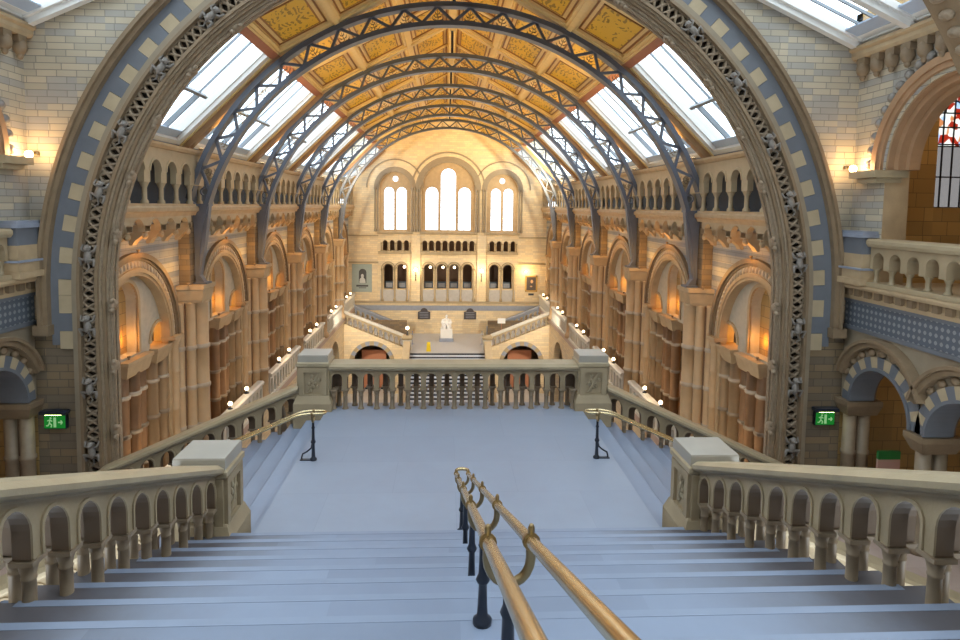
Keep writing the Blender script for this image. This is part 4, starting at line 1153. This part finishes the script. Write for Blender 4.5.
def rings(mb, c, zs, r, lst, seg=26, drop=0):
    for a, b, v in lst: mb.ring(c, zs, r+a, r+b, I0-v, I0+.02, seg=seg, drop=drop)
for nm, (c, r, zs), lights, lab in (
    ('window_17', (-4.28, 1.25, 5.45), [(-.50, .40, 5.1), (.50, .40, 5.1)], 'left two light round headed window in the far end wall'),
    ('window_18', (-.02, 2.15, 5.35), [(-1.32, .50, 5.05), (0, .60, 6.45), (1.32, .50, 5.05)], 'central tall three light round headed window in the far end wall'),
    ('window_19', (4.35, 1.25, 5.40), [(-.50, .40, 5.1), (.50, .40, 5.1)], 'right two light round headed window in the far end wall')):
    w = struct(bpy.data.objects.new(nm, None)); COL.objects.link(w); w['label'] = lab
    mb = MB()
    # tracery panel cut to the opening
    mb.arch(c-r, c+r, 1.95, 5.0, I0+.25, I0+.45, [(c+q, hw, 9, 2.1) for q, hw, z in []], seg=8) if False else None
    # piers between lights
    xs = [c-r]
    for q, hw, z in lights: xs += [c+q-hw, c+q+hw]
    xs.append(c+r)
    for i in range(0, len(xs), 2): mb.box(xs[i], xs[i+1], I0+.22, I0+.48, 1.95, 4.6)
    for q, hw, z in lights: mb.box(c+q-hw, c+q+hw, I0+.22, I0+.48, 1.95, 2.1)
    # head: thin columns of stone between each light's head and the arch above
    NX = 72
    def top(x): return zs+math.sqrt(max(0, r*r-(x-c)**2)) if abs(x-c) < r else zs
    def under(x):
        for q, hw, z in lights:
            d = abs(x-c-q)
            if d < hw: return z+math.sqrt(hw*hw-d*d)
        return 4.6
    gx = sorted(set([c-r+2*r*i/NX for i in range(NX+1)]+[v+e for v in xs for e in (-.001, .001)]))
    oc = (c, zs+.72, .22) if len(lights) == 2 else None
    for a, b in zip(gx, gx[1:]):
        if a < c-r-1e-6 or b > c+r+1e-6 or b-a < 1e-5: continue
        m_ = (a+b)/2
        lo = under(m_); hi = top(m_)
        la = under(a) if under(a) > 4.61 or lo < 4.61 else lo; lb = under(b) if under(b) > 4.61 or lo < 4.61 else lo
        if lo < 4.61: la = lb = 4.6
        ta, tb = top(a), top(b)
        if oc and abs(m_-oc[0]) < oc[2]:
            h = math.sqrt(max(0, oc[2]**2-(m_-oc[0])**2))
            segs = [((la, lb), (oc[1]-h, oc[1]-h)), ((oc[1]+h, oc[1]+h), (ta, tb))]
        else: segs = [((la, lb), (ta, tb))]
        for (l0, l1), (h0, h1) in segs:
            if h0 <= l0 and h1 <= l1: continue
            mb.hexa([(a, I0+.22, l0), (b, I0+.22, l1), (b, I0+.48, l1), (a, I0+.48, l0), (a, I0+.22, h0), (b, I0+.22, h1), (b, I0+.48, h1), (a, I0+.48, h0)])
    mb.build('tracery', 'terracotta', w)
    mb = MB(); mb.prism([(c-r, 1.95), (c+r, 1.95)]+[(c+r*cos(PI*i/20), zs+r*sin(PI*i/20)) for i in range(21)], I0+.46, I0+.475); mb.build('pane', 'glass', w)
    mb = MB()
    rings(mb, c, zs, r, [(0, .1, .05), (.1, .2, .1), (.2, .42, .04), (.95, 1.05, .08)] if len(lights) == 2 else [(0, .1, .05), (.1, .22, .12), (.22, .5, .04), (.75, .88, .08)])
    for q in (-1, 1):
        for d in (.12, .32):
            mb.lathe([(.1, 1.95), (.1, 2.1), (.07, 2.2), (.07, zs-.25), (.11, zs-.05), (.11, zs)], c+q*(r+d), I0-.06, 10)
    mb.build('surround', 'band_tan', w, merge=False)
    mb = MB()
    for q, hw, z in lights:
        mb.box(c+q-.012, c+q+.012, I0+.44, I0+.46, 2.1, z+hw*.95)
        for k in range(5): mb.box(c+q-hw, c+q+hw, I0+.44, I0+.46, 2.7+.6*k-.01, 2.7+.6*k+.01) if 2.7+.6*k < z else None
    mb.build('glazing_bars', 'bar_grey', w, merge=False)

t = thing('end_arcade', 'row of eight dark round headed openings low on the far end wall', 'arcade', (0, I0, -3.7))
for c, w_, zs, zb in low:
    mb = MB(); mb.ring(c, zs+3.7, .38, .44, -.05, .02, seg=14, drop=0); mb.ring(c, zs+3.7, .50, .58, -.08, .02, seg=14); mb.build('arch_moulding', 'rail_stone', t, merge=False)
first = None
for x in (-5.28, -4.27, -3.26, -2.08, -1.03, 0, 1.05, 2.1, 3.28, 4.32, 5.36):
    if first is None:
        mb = MB(); mb.lathe([(.12, .0), (.12, .2), (.075, .3), (.075, 2.4), (.12, 2.58), (.12, 2.66)], 0, -.08, 10); first = mb.build('shaft', 'rail_stone', t); first.location = (x, 0, 0)
    else: copy_part(first, t, (x, 0, 0))
t = thing('balcony_arcade', 'row of small balcony openings under the three end windows', 'arcade', (0, I0, .36))
first = None
for c, w_, zs, zb in bal:
    for e in (-.285, .285):
        if first is None:
            mb = MB(); mb.lathe([(.07, 0), (.07, .08), (.045, .12), (.045, .56), (.075, .66), (.075, .7)], 0, -.05, 8); first = mb.build('colonnette', 'rail_stone', t); first.location = (c+e, 0, 0)
        elif e > 0 or (c < -4.9 or abs(c-3.565) < .01 or abs(c+1.8875) < .01): copy_part(first, t, (c+e, 0, 0))
# rooms behind the end wall openings
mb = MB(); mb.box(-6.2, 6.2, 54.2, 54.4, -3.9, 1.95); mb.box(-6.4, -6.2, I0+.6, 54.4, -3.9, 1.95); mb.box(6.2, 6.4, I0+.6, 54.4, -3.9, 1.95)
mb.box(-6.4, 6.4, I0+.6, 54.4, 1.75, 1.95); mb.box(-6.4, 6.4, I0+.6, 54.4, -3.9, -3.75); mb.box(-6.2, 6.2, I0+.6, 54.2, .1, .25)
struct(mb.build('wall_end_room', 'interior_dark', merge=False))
labs = ('leftmost', 'second from the left', 'third from the left', 'fourth from the left', 'rightmost')
for x, wd in ((-3.6, labs[0]), (-1.45, labs[1]), (-.4, labs[2]), (.55, labs[3])):
    t = thing('pendant_lamp', 'small warm lamp hanging inside the dark end wall openings, %s' % (wd if x < .5 else 'rightmost'), 'lamp', (x, 52.6, .1), group='lamps inside the end wall openings')
    mb = MB(); mb.tube([(0, 0, 0), (0, 0, -1.05)], .012, 6); mb.build('cord', 'black_iron', t)
    mb = MB(); mb.ball((0, 0, -1.15), .11, seg=10); mb.build('shade', 'lamp_glow', t)
    point('end_room_light', (x, 52.3, -1.4), 5, (1, .6, .3), .1)
for i, (c, w_, zs, zb) in enumerate(low):
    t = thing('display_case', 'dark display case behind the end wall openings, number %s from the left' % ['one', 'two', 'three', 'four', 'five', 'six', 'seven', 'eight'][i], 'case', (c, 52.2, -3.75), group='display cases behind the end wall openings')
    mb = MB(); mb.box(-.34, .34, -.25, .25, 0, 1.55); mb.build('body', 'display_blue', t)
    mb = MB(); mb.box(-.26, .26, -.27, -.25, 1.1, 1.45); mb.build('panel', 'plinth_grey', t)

# things on the end wall
t = thing('wall_poster', 'large grey green poster showing a pale bust in a dark arched niche', 'poster', (-6.91, I0, -1.84))
mb = MB(); mb.box(-.8, .8, -.05, 0, -1.13, 1.13); mb.build('sheet', 'poster_grey', t)
mb = MB(); mb.prism([(-.24, -.42), (.36, -.42)]+[(.06+.3*cos(PI*i/12), .45+.3*sin(PI*i/12)) for i in range(13)], -.058, -.05); mb.build('printed_niche', 'poster_dark', t)
mb = MB(); mb.prism([(-.2, -.40), (.3, -.40), (.26, -.1), (.16, 0), (.13, .05), (.15, .2), (.1, .33), (-.02, .33), (-.08, .2), (-.05, .05), (-.1, 0), (-.18, -.1)], -.063, -.058); mb.build('printed_bust', 'poster_pale', t)
mb = MB(); mb.box(-.45, .5, -.056, -.05, -.70, -.55); mb.box(-.25, .35, -.056, -.05, -.82, -.76); mb.build('printed_lines', 'poster_dark', t, merge=False)
t = thing('portrait_painting', 'dark framed portrait painting with a lit face, far end wall on the right', 'painting', (6.82, I0, -2.2))
mb = MB()
for a, b, e, f in ((-.5, .5, .55, .66), (-.5, .5, -.66, -.55), (-.5, -.39, -.66, .66), (.39, .5, -.66, .66)): mb.box(a, b, -.09, 0, e, f)
mb.build('frame', 'gilt', t, merge=False)
mb = MB(); mb.box(-.4, .4, -.05, 0, -.56, .56); mb.build('canvas', 'paint_dark', t)
mb = MB(); mb.ball((.05, -.05, .18), (.11, .012, .15), seg=12); mb.build('painted_face', 'skin_paint', t)
mb = MB(); mb.ball((.0, -.05, -.22), (.1, .01, .06), seg=10); mb.build('painted_hand', 'skin_paint', t)
mb = MB(); mb.box(-.22, .22, -.1, 0, -.95, -.80); mb.build('label_plate', 'black_iron', t)
t = thing('wall_lamp', 'bright small lamp lighting the wall just above the portrait painting', 'lamp', (6.35, I0, -1.28))
mb = MB(); mb.tube([(0, 0, -.1), (0, -.12, -.08), (0, -.16, 0)], .02, 6); mb.build('bracket', 'gilt', t)
mb = MB(); mb.ball((0, -.16, .06), .09, seg=10); mb.build('bulb', 'lamp_glow', t)
point('picture_light', (6.35, I0-.55, -1.2), 75, (1, .68, .28), .1)
for x in (-4.2, -1.2, 1.2, 4.4): point('balcony_fill', (x, 52.4, 1.1), 14, (1, .75, .45), .15)  # unseen lights added to brighten the balcony openings
for x, z, wd in ((-2.58, -1.1, 'left'), (2.72, -1.15, 'right')):
    t = thing('wall_lamp', 'bright globe lamp on the pilaster %s of the four middle end wall openings' % wd, 'lamp', (x, I0-.16, z))
    mb = MB(); mb.tube([(0, 0, -.45), (0, -.12, -.4), (0, -.2, -.15)], .025, 8); mb.lathe([(.05, -.9), (.03, -.5), (.06, -.45), (.03, -.4)], 0, -.03, 8); mb.build('bracket', 'black_iron', t, merge=False)
    mb = MB(); mb.ball((0, -.22, 0), .15, seg=12); mb.build('globe', 'lamp_glow', t)
    point('end_lamp_light', (x, I0-.75, z), 70, (1, .74, .4), .12)
for x, wd in ((-1.9, 'left'), (1.85, 'right')):
    t = thing('wall_plaque', 'dark arched memorial plaque on the brick wall %s of the white statue' % wd, 'plaque', (x, I0, -4.72))
    mb = MB(); mb.prism([(-.5, -.45), (.5, -.45), (.5, .16), (.36, .2)]+[(.3*cos(PI*i/10), .2+.27*sin(PI*i/10)) for i in range(11)]+[(-.36, .2), (-.5, .16)], -.07, 0); mb.build('tablet', 'plaque', t)
    mb = MB()
    for k in range(4): mb.box(-.36, .36, -.076, -.07, -.33+.14*k, -.29+.14*k)
    mb.build('raised_lines', 'plinth_grey', t, merge=False)

# ------------------------------------------------------------------ stair and landing below the end wall
DL = -6.35
mb = MB(); mb.box(-3.0, 3.0, 44.4, I0, DL-.3, DL); struct(mb.build('floor_end_landing', 'end_grey'))
t = thing('stair_flight', 'far flight of pale steps with dark risers climbing to the white statue', 'stairs', (0, 44.4, DL))
for k in range(1, 20):
    mb = MB(); z = -.165*k
    mb.box(-2.65, 2.65, -.34*k, -.34*(k-1), z-.165, z-.05, 1); mb.box(-2.65, 2.65, -.34*k-.02, -.34*(k-1), z-.05, z, 0)
    mb.build('step', ['white_step', 'step_front'], t, merge=False)
mb = MB(); mb.box(-2.65, 2.65, -.02, .02, -.165, -.05, 1); mb.build('step', ['white_step', 'step_front'], t)
mb = MB()
for s in (-1, 1): mb.box(*sorted((s*2.65, s*3.2)), 37.6, 45.0, HF, HF+.5); mb.prism([(s*2.65, 0), (s*3.2, 0), (s*3.2, .1), (s*2.65, .1)], 37.6, 37.7) if False else None
for s in (-1, 1):
    x0, x1 = sorted((s*2.65, s*3.15))
    mb.hexa([(x0, 37.6, HF), (x1, 37.6, HF), (x1, 45, HF), (x0, 45, HF), (x0, 37.6, HF+.7), (x1, 37.6, HF+.7), (x1, 45, DL+.7), (x0, 45, DL+.7)])
struct(mb.build('wall_stair_cheeks', 'cream_stone', merge=False))
for s, sd in SIDES:
    T = lambda u, v, z, s=s: (s*u, v, z)
    mb = MB(T)
    # front wall of the side flight with an arch below
    x0, x1 = 3.0, 8.1
    zt = lambda x: DL+.1+.40*(x-3.1)
    A = [(5.45-1.35*cos(PI*i/18), -7.42+1.35*sin(PI*i/18)) for i in range(19)]
    pts = [(x0, HF), (4.1, HF)]+A+[(6.8, HF), (x1, HF), (x1, zt(x1)), (x0, zt(x0))]
    xs = [x0, 4.1]+[a for a, _ in A[1:-1]]+[6.8, x1]
    for a, b in zip(xs, xs[1:]):
        def bot(x):
            return HF if x <= 4.1+1e-6 and b <= 4.1+1e-6 or a >= 6.8-1e-6 else -7.42+math.sqrt(max(0, 1.35**2-(x-5.45)**2))
        for v0, v1 in ((45.5, 46.0),):
            mb.hexa([(a, v0, bot(a)), (b, v0, bot(b)), (b, v1, bot(b)), (a, v1, bot(a)), (a, v0, zt(a)), (b, v0, zt(b)), (b, v1, zt(b)), (a, v1, zt(a))])
    struct(mb.build('wall_side_stair_%s' % sd, 'end_brick', merge=False))
    t = thing('stone_arch', 'round arch with grey voussoirs under the far %s side stair' % sd, 'arch', (s*5.45, 45.5, -7.42), sx=s)
    mb = MB()
    for i in range(15): mb.ring(0, 0, 1.35, 1.65, -.05, .02, PI*i/15, PI*(i+1)/15, seg=2, m=i % 2)
    mb.build('voussoirs', ['plinth_grey', 'rail_stone'], t, merge=False)
    mb = MB(T); mb.box(3.2, 8.1, 49.6, 49.8, HF, -5.0); struct(mb.build('wall_undercroft_%s' % sd, 'buff_brick'))
    t = thing('exhibition_board', 'terracotta coloured display panel standing in the far arch under the %s side stair' % sd, 'panel', (s*5.6, 46.9, HF), sx=s)
    mb = MB(); mb.box(-1.05, .75, -.12, .12, 0, 2.95); mb.build('panel', 'clay_panel', t); mb = MB(); mb.box(-1.1, .8, -.2, .2, 0, .1); mb.build('base', 'black_iron', t)
    point('arch_panel_light', (s*5.2, 44.6, -7.2), 20, (1, .75, .5), .2)
    t = thing('stair_flight', 'far side flight rising from the statue landing to the %s gallery' % sd, 'stairs', (s*3.1, 45.9, DL), sx=s)
    for k in range(1, 13):
        mb = MB(); mb.box(.41*(k-1), .41*k+(.6 if k == 12 else 0), .1, 4.2, .165*(k-1)-.2, .165*k); mb.build('step', 'end_grey', t)
    # balustrades of that flight, front and rear
    for nm, y, u0, zb, mt, wh in (('front', 45.75, 3.15, DL+.0, 'rail_stone', 'nearer pale'), ('rear', 50.2, 3.15, DL-.25, 'plinth_grey', 'farther grey')):
        t = thing('end_balustrade', '%s sloping balustrade of the far %s side stair' % (wh, sd), 'balustrade', (s*u0, y, zb), sx=s)
        Lb = 4.85; n = 13; p = Lb/n; SH = lambda u, v, z: (u, v, z+.40*u)
        mb = MB(SH); mb.arch(0, Lb, .48, .86, -.1, .1, [(p*(i+.5), p*.33, .6, .48) for i in range(n)], seg=8); mb.build('arcade', mt, t)
        mb = MB(SH); mb.run([(-.17, .85), (-.2, .92), (-.2, 1.0), (-.14, 1.04), (.14, 1.04), (.2, 1.0), (.2, .92), (.17, .85)], 0, Lb); mb.build('coping', mt if nm == 'rear' else 'marble_stone', t)
        mb = MB(SH); mb.run([(-.17, 0), (-.17, .12), (.17, .12), (.17, 0)], 0, Lb); mb.build('plinth', mt, t)
        mb = MB(); mb.lathe([(.07, .02), (.07, .16), (.045, .2), (.045, .4), (.08, .48), (.08, .52)], 0, 0, 8); b0 = mb.build('baluster', mt, t); b0.location = (0.05, 0, .02)
        for i in range(1, n+1): copy_part(b0, t, (p*i-.02, 0, .4*p*i))
    t = thing('newel_post', 'pale stone newel at the foot of the far %s side stair' % sd, 'newel post', (s*2.9, 45.4, HF), sx=s)
    mb = MB(); mb.square([(.36, 0), (.36, 2.4), (.30, 2.5), (.30, 4.1)]); mb.build('die', 'marble_stone', t)
    mb = MB(); mb.square([(.32, 4.05), (.38, 4.15), (.38, 4.25), (.28, 4.35)]); mb.build('capstone', 'rail_stone', t)
    t = thing('barrier_post', 'slim dark rope barrier post at the %s end of the far landing' % sd, 'post', (s*2.62, 47.2, DL))
    mb = MB(); mb.lathe([(.16, 0), (.16, .03), (.03, .05), (.03, .92), (.045, .94), (.045, .99), (.0, 1.0)], 0, 0, 10); mb.build('post', 'plinth_grey', t)
t = thing('globe_lamp', 'white globe lamp on the left newel at the foot of the far stair', 'lamp', (-2.9, 45.4, HF+4.35))
mb = MB(); mb.lathe([(.1, 0), (.1, .04), (.035, .06), (.03, .38), (.07, .42)], 0, 0, 10); mb.build('stem', 'black_iron', t)
mb = MB(); mb.ball((0, 0, .52), .13, seg=14); mb.build('globe', 'lamp_glow', t)
t = thing('sign_stand', 'small blank white sign on a reddish stand by the far stair on the right', 'sign', (4.15, 48.0, DL+.45))
mb = MB(); mb.box(-.3, .3, -.02, .02, 1.0, 1.4); mb.build('sign_face', 'white_paint', t)
mb = MB(); mb.tube([(0, .03, 0), (0, .03, 1.1)], .025, 6); mb.box(-.2, .2, -.15, .2, -.02, .03); mb.build('stand', 'clay_panel', t, merge=False)
# statue
t = thing('marble_statue', 'white marble statue of a seated robed figure on a plinth below the end wall', 'statue', (-.07, 48.6, DL))
mb = MB(); mb.bbox(-.55, .55, -.6, .55, 0, .26, .03); mb.build('base', 'plinth_grey', t)
mb = MB(); mb.bbox(-.46, .46, -.5, .46, .26, .98, .04); mb.build('plinth', 'marble', t)
mb = MB()
mb.ball((0, .12, 1.36), (.25, .2, .34), seg=16); mb.ball((0, .12, 1.58), (.29, .17, .14), seg=16)
mb.ball((0, .04, 1.87), (.105, .125, .145), seg=14); mb.tube([(0, .1, 1.62), (0, .06, 1.8)], [.09, .07], 10)
mb.ball((0, -.09, 1.86), (.02, .03, .03), seg=8); mb.ball((0, -.06, 1.77), (.07, .07, .09), seg=10)
for s in (-1, 1):
    mb.ball((s*.108, .05, 1.87), (.02, .03, .04), seg=6)
    mb.tube([(s*.28, .12, 1.58), (s*.36, .06, 1.36), (s*.26, -.16, 1.28), (s*.15, -.3, 1.3)], [.09, .08, .06, .045], 10)
    mb.ball((s*.14, -.32, 1.3), (.05, .07, .035), seg=8)
    for k in range(4): mb.tube([(s*.14-.03+.02*k, -.35, 1.3), (s*.14-.03+.02*k, -.41+.008*abs(k-1.5), 1.28), (s*.14-.03+.02*k, -.42+.008*abs(k-1.5), 1.25)], .010, 5)
    mb.tube([(s*.1, -.33, 1.3), (s*.08, -.37, 1.28)], .012, 5)
    mb.tube([(s*.13, .1, 1.18), (s*.16, -.3, 1.2), (s*.16, -.34, .98)], [.16, .13, .12], 10)
    mb.ball((s*.16, -.4, 1.0), (.07, .13, .05), seg=8)
    mb.box(*sorted((s*.3, s*.38)), -.2, .3, .98, 1.25)
mb.box(-.38, .38, .0, .36, .98, 1.16); mb.box(-.36, .36, .28, .38, .98, 1.6)
o = mb.build('figure', 'marble', t, merge=False)
md = o.modifiers.new('smooth_carving', 'REMESH'); md.mode = 'VOXEL'; md.voxel_size = .028; md.use_smooth_shade = True
t = thing('warning_sign', 'small yellow folding floor sign at the top of the far steps', 'sign', (-1.35, 44.9, DL))
for s in (-1, 1):
    mb = MB(); mb.prism([(-.16, 0), (.16, 0), (.11, .62), (-.11, .62)], -.012, .012); o = mb.build('panel', 'yellow', t); o.rotation_euler = (s*rad(-13), 0, 0); o.location = (0, s*.145, 0)
mb = MB(); mb.box(-.05, .05, -.03, .03, .58, .64); mb.build('hinge', 'yellow', t)

# ================================================================== LIGHT, SKY, CAMERA
wd = bpy.data.worlds.new('sky'); scene.world = wd; wd.use_nodes = True
bg = wd.node_tree.nodes['Background']; bg.inputs[0].default_value = (.82, .92, 1.0, 1); bg.inputs[1].default_value = 4.0
# floodlights added on the upper galleries to brighten the painted ceiling
fl = None
for s, sd in SIDES:
    for k, y in enumerate(PIERS[:5]):
        lab = 'small added flood lamp on the upper gallery edge beside the %s rib on the %s' % (num(k), sd)
        if fl is None:
            fl = thing('added_flood', lab, 'lamp', (s*7.62, y+.5, 5.62), group='added flood lamps of the upper galleries', sx=s)
            mb = MB(); mb.box(-.06, .06, -.09, .09, .03, .1); mb.box(-.02, .02, -.02, .02, 0, .04); mb.build('housing', 'rail_stone', fl)
            mb = MB(); mb.box(-.05, .05, -.08, .08, .1, .104); mb.build('lens', 'lamp_glow', fl)
        else: dup(fl, (s*7.62, y+.5, 5.62), lab, sx=s)
        spot('ceiling_fill', (s*7.3, y+.5, 5.95), (s*1.8, y+2.2, 10.5), 1500, (1, .65, .22), 120, .2, 1.)
for s in (-1, 1):
    spot('end_wall_fill', (s*7.3, PIERS[3]+.5, 5.95), (s*2.5, YE, 4.5), 2600, (1, .86, .62), 85, .2, 1.)  # spots added to brighten the end wall
    spot('stair_fill', (s*6.9, PIERS[3]+1.5, -2.4), (s*3, 47.5, -6), 1700, (1, .9, .72), 100, .2, 1.)  # spots without a fixture, added to brighten the far stair
spot('end_wall_fill', (7.3, PIERS[3]+.5, 5.95), (4.6, YE, 7.6), 3500, (1, .84, .5), 50, .2, 1.)  # extra spot added for a bright patch high on the end wall
spot('bay_fill', (7.3, PIERS[2]+.5, 5.95), (-8.0, 42.5, 2.8), 6500, (1, .86, .58), 34, .2, .9)  # spot added to imitate a bright patch on the far left piers
cam = bpy.data.cameras.new('camera'); co = bpy.data.objects.new('camera', cam); COL.objects.link(co)
p_, yaw, roll, f_ = .076, .054, .014, 633.
r = Vector((cos(yaw), -sin(yaw), 0)); fw = Vector((sin(yaw)*cos(p_), cos(yaw)*cos(p_), -sin(p_))); u = r.cross(fw)
r2 = r*cos(roll)+u*sin(roll); u2 = u*cos(roll)-r*sin(roll)
co.matrix_world = Matrix(((r2.x, u2.x, -fw.x, -.172), (r2.y, u2.y, -fw.y, 0), (r2.z, u2.z, -fw.z, 4.1), (0, 0, 0, 1)))
cam.sensor_width = 36; cam.lens = f_*36/960; cam.shift_y = -66/960; cam.clip_start = .05; cam.clip_end = 300
scene.camera = co
vs = scene.view_settings; vs.view_transform = 'Standard'; vs.look = 'None'; vs.exposure = 0.0; vs.gamma = 1; vs.use_curve_mapping = False
scene.cycles.max_bounces = 8; scene.cycles.transparent_max_bounces = 12
scene.cycles.sample_clamp_indirect = 6.
bpy.context.view_layer.update()
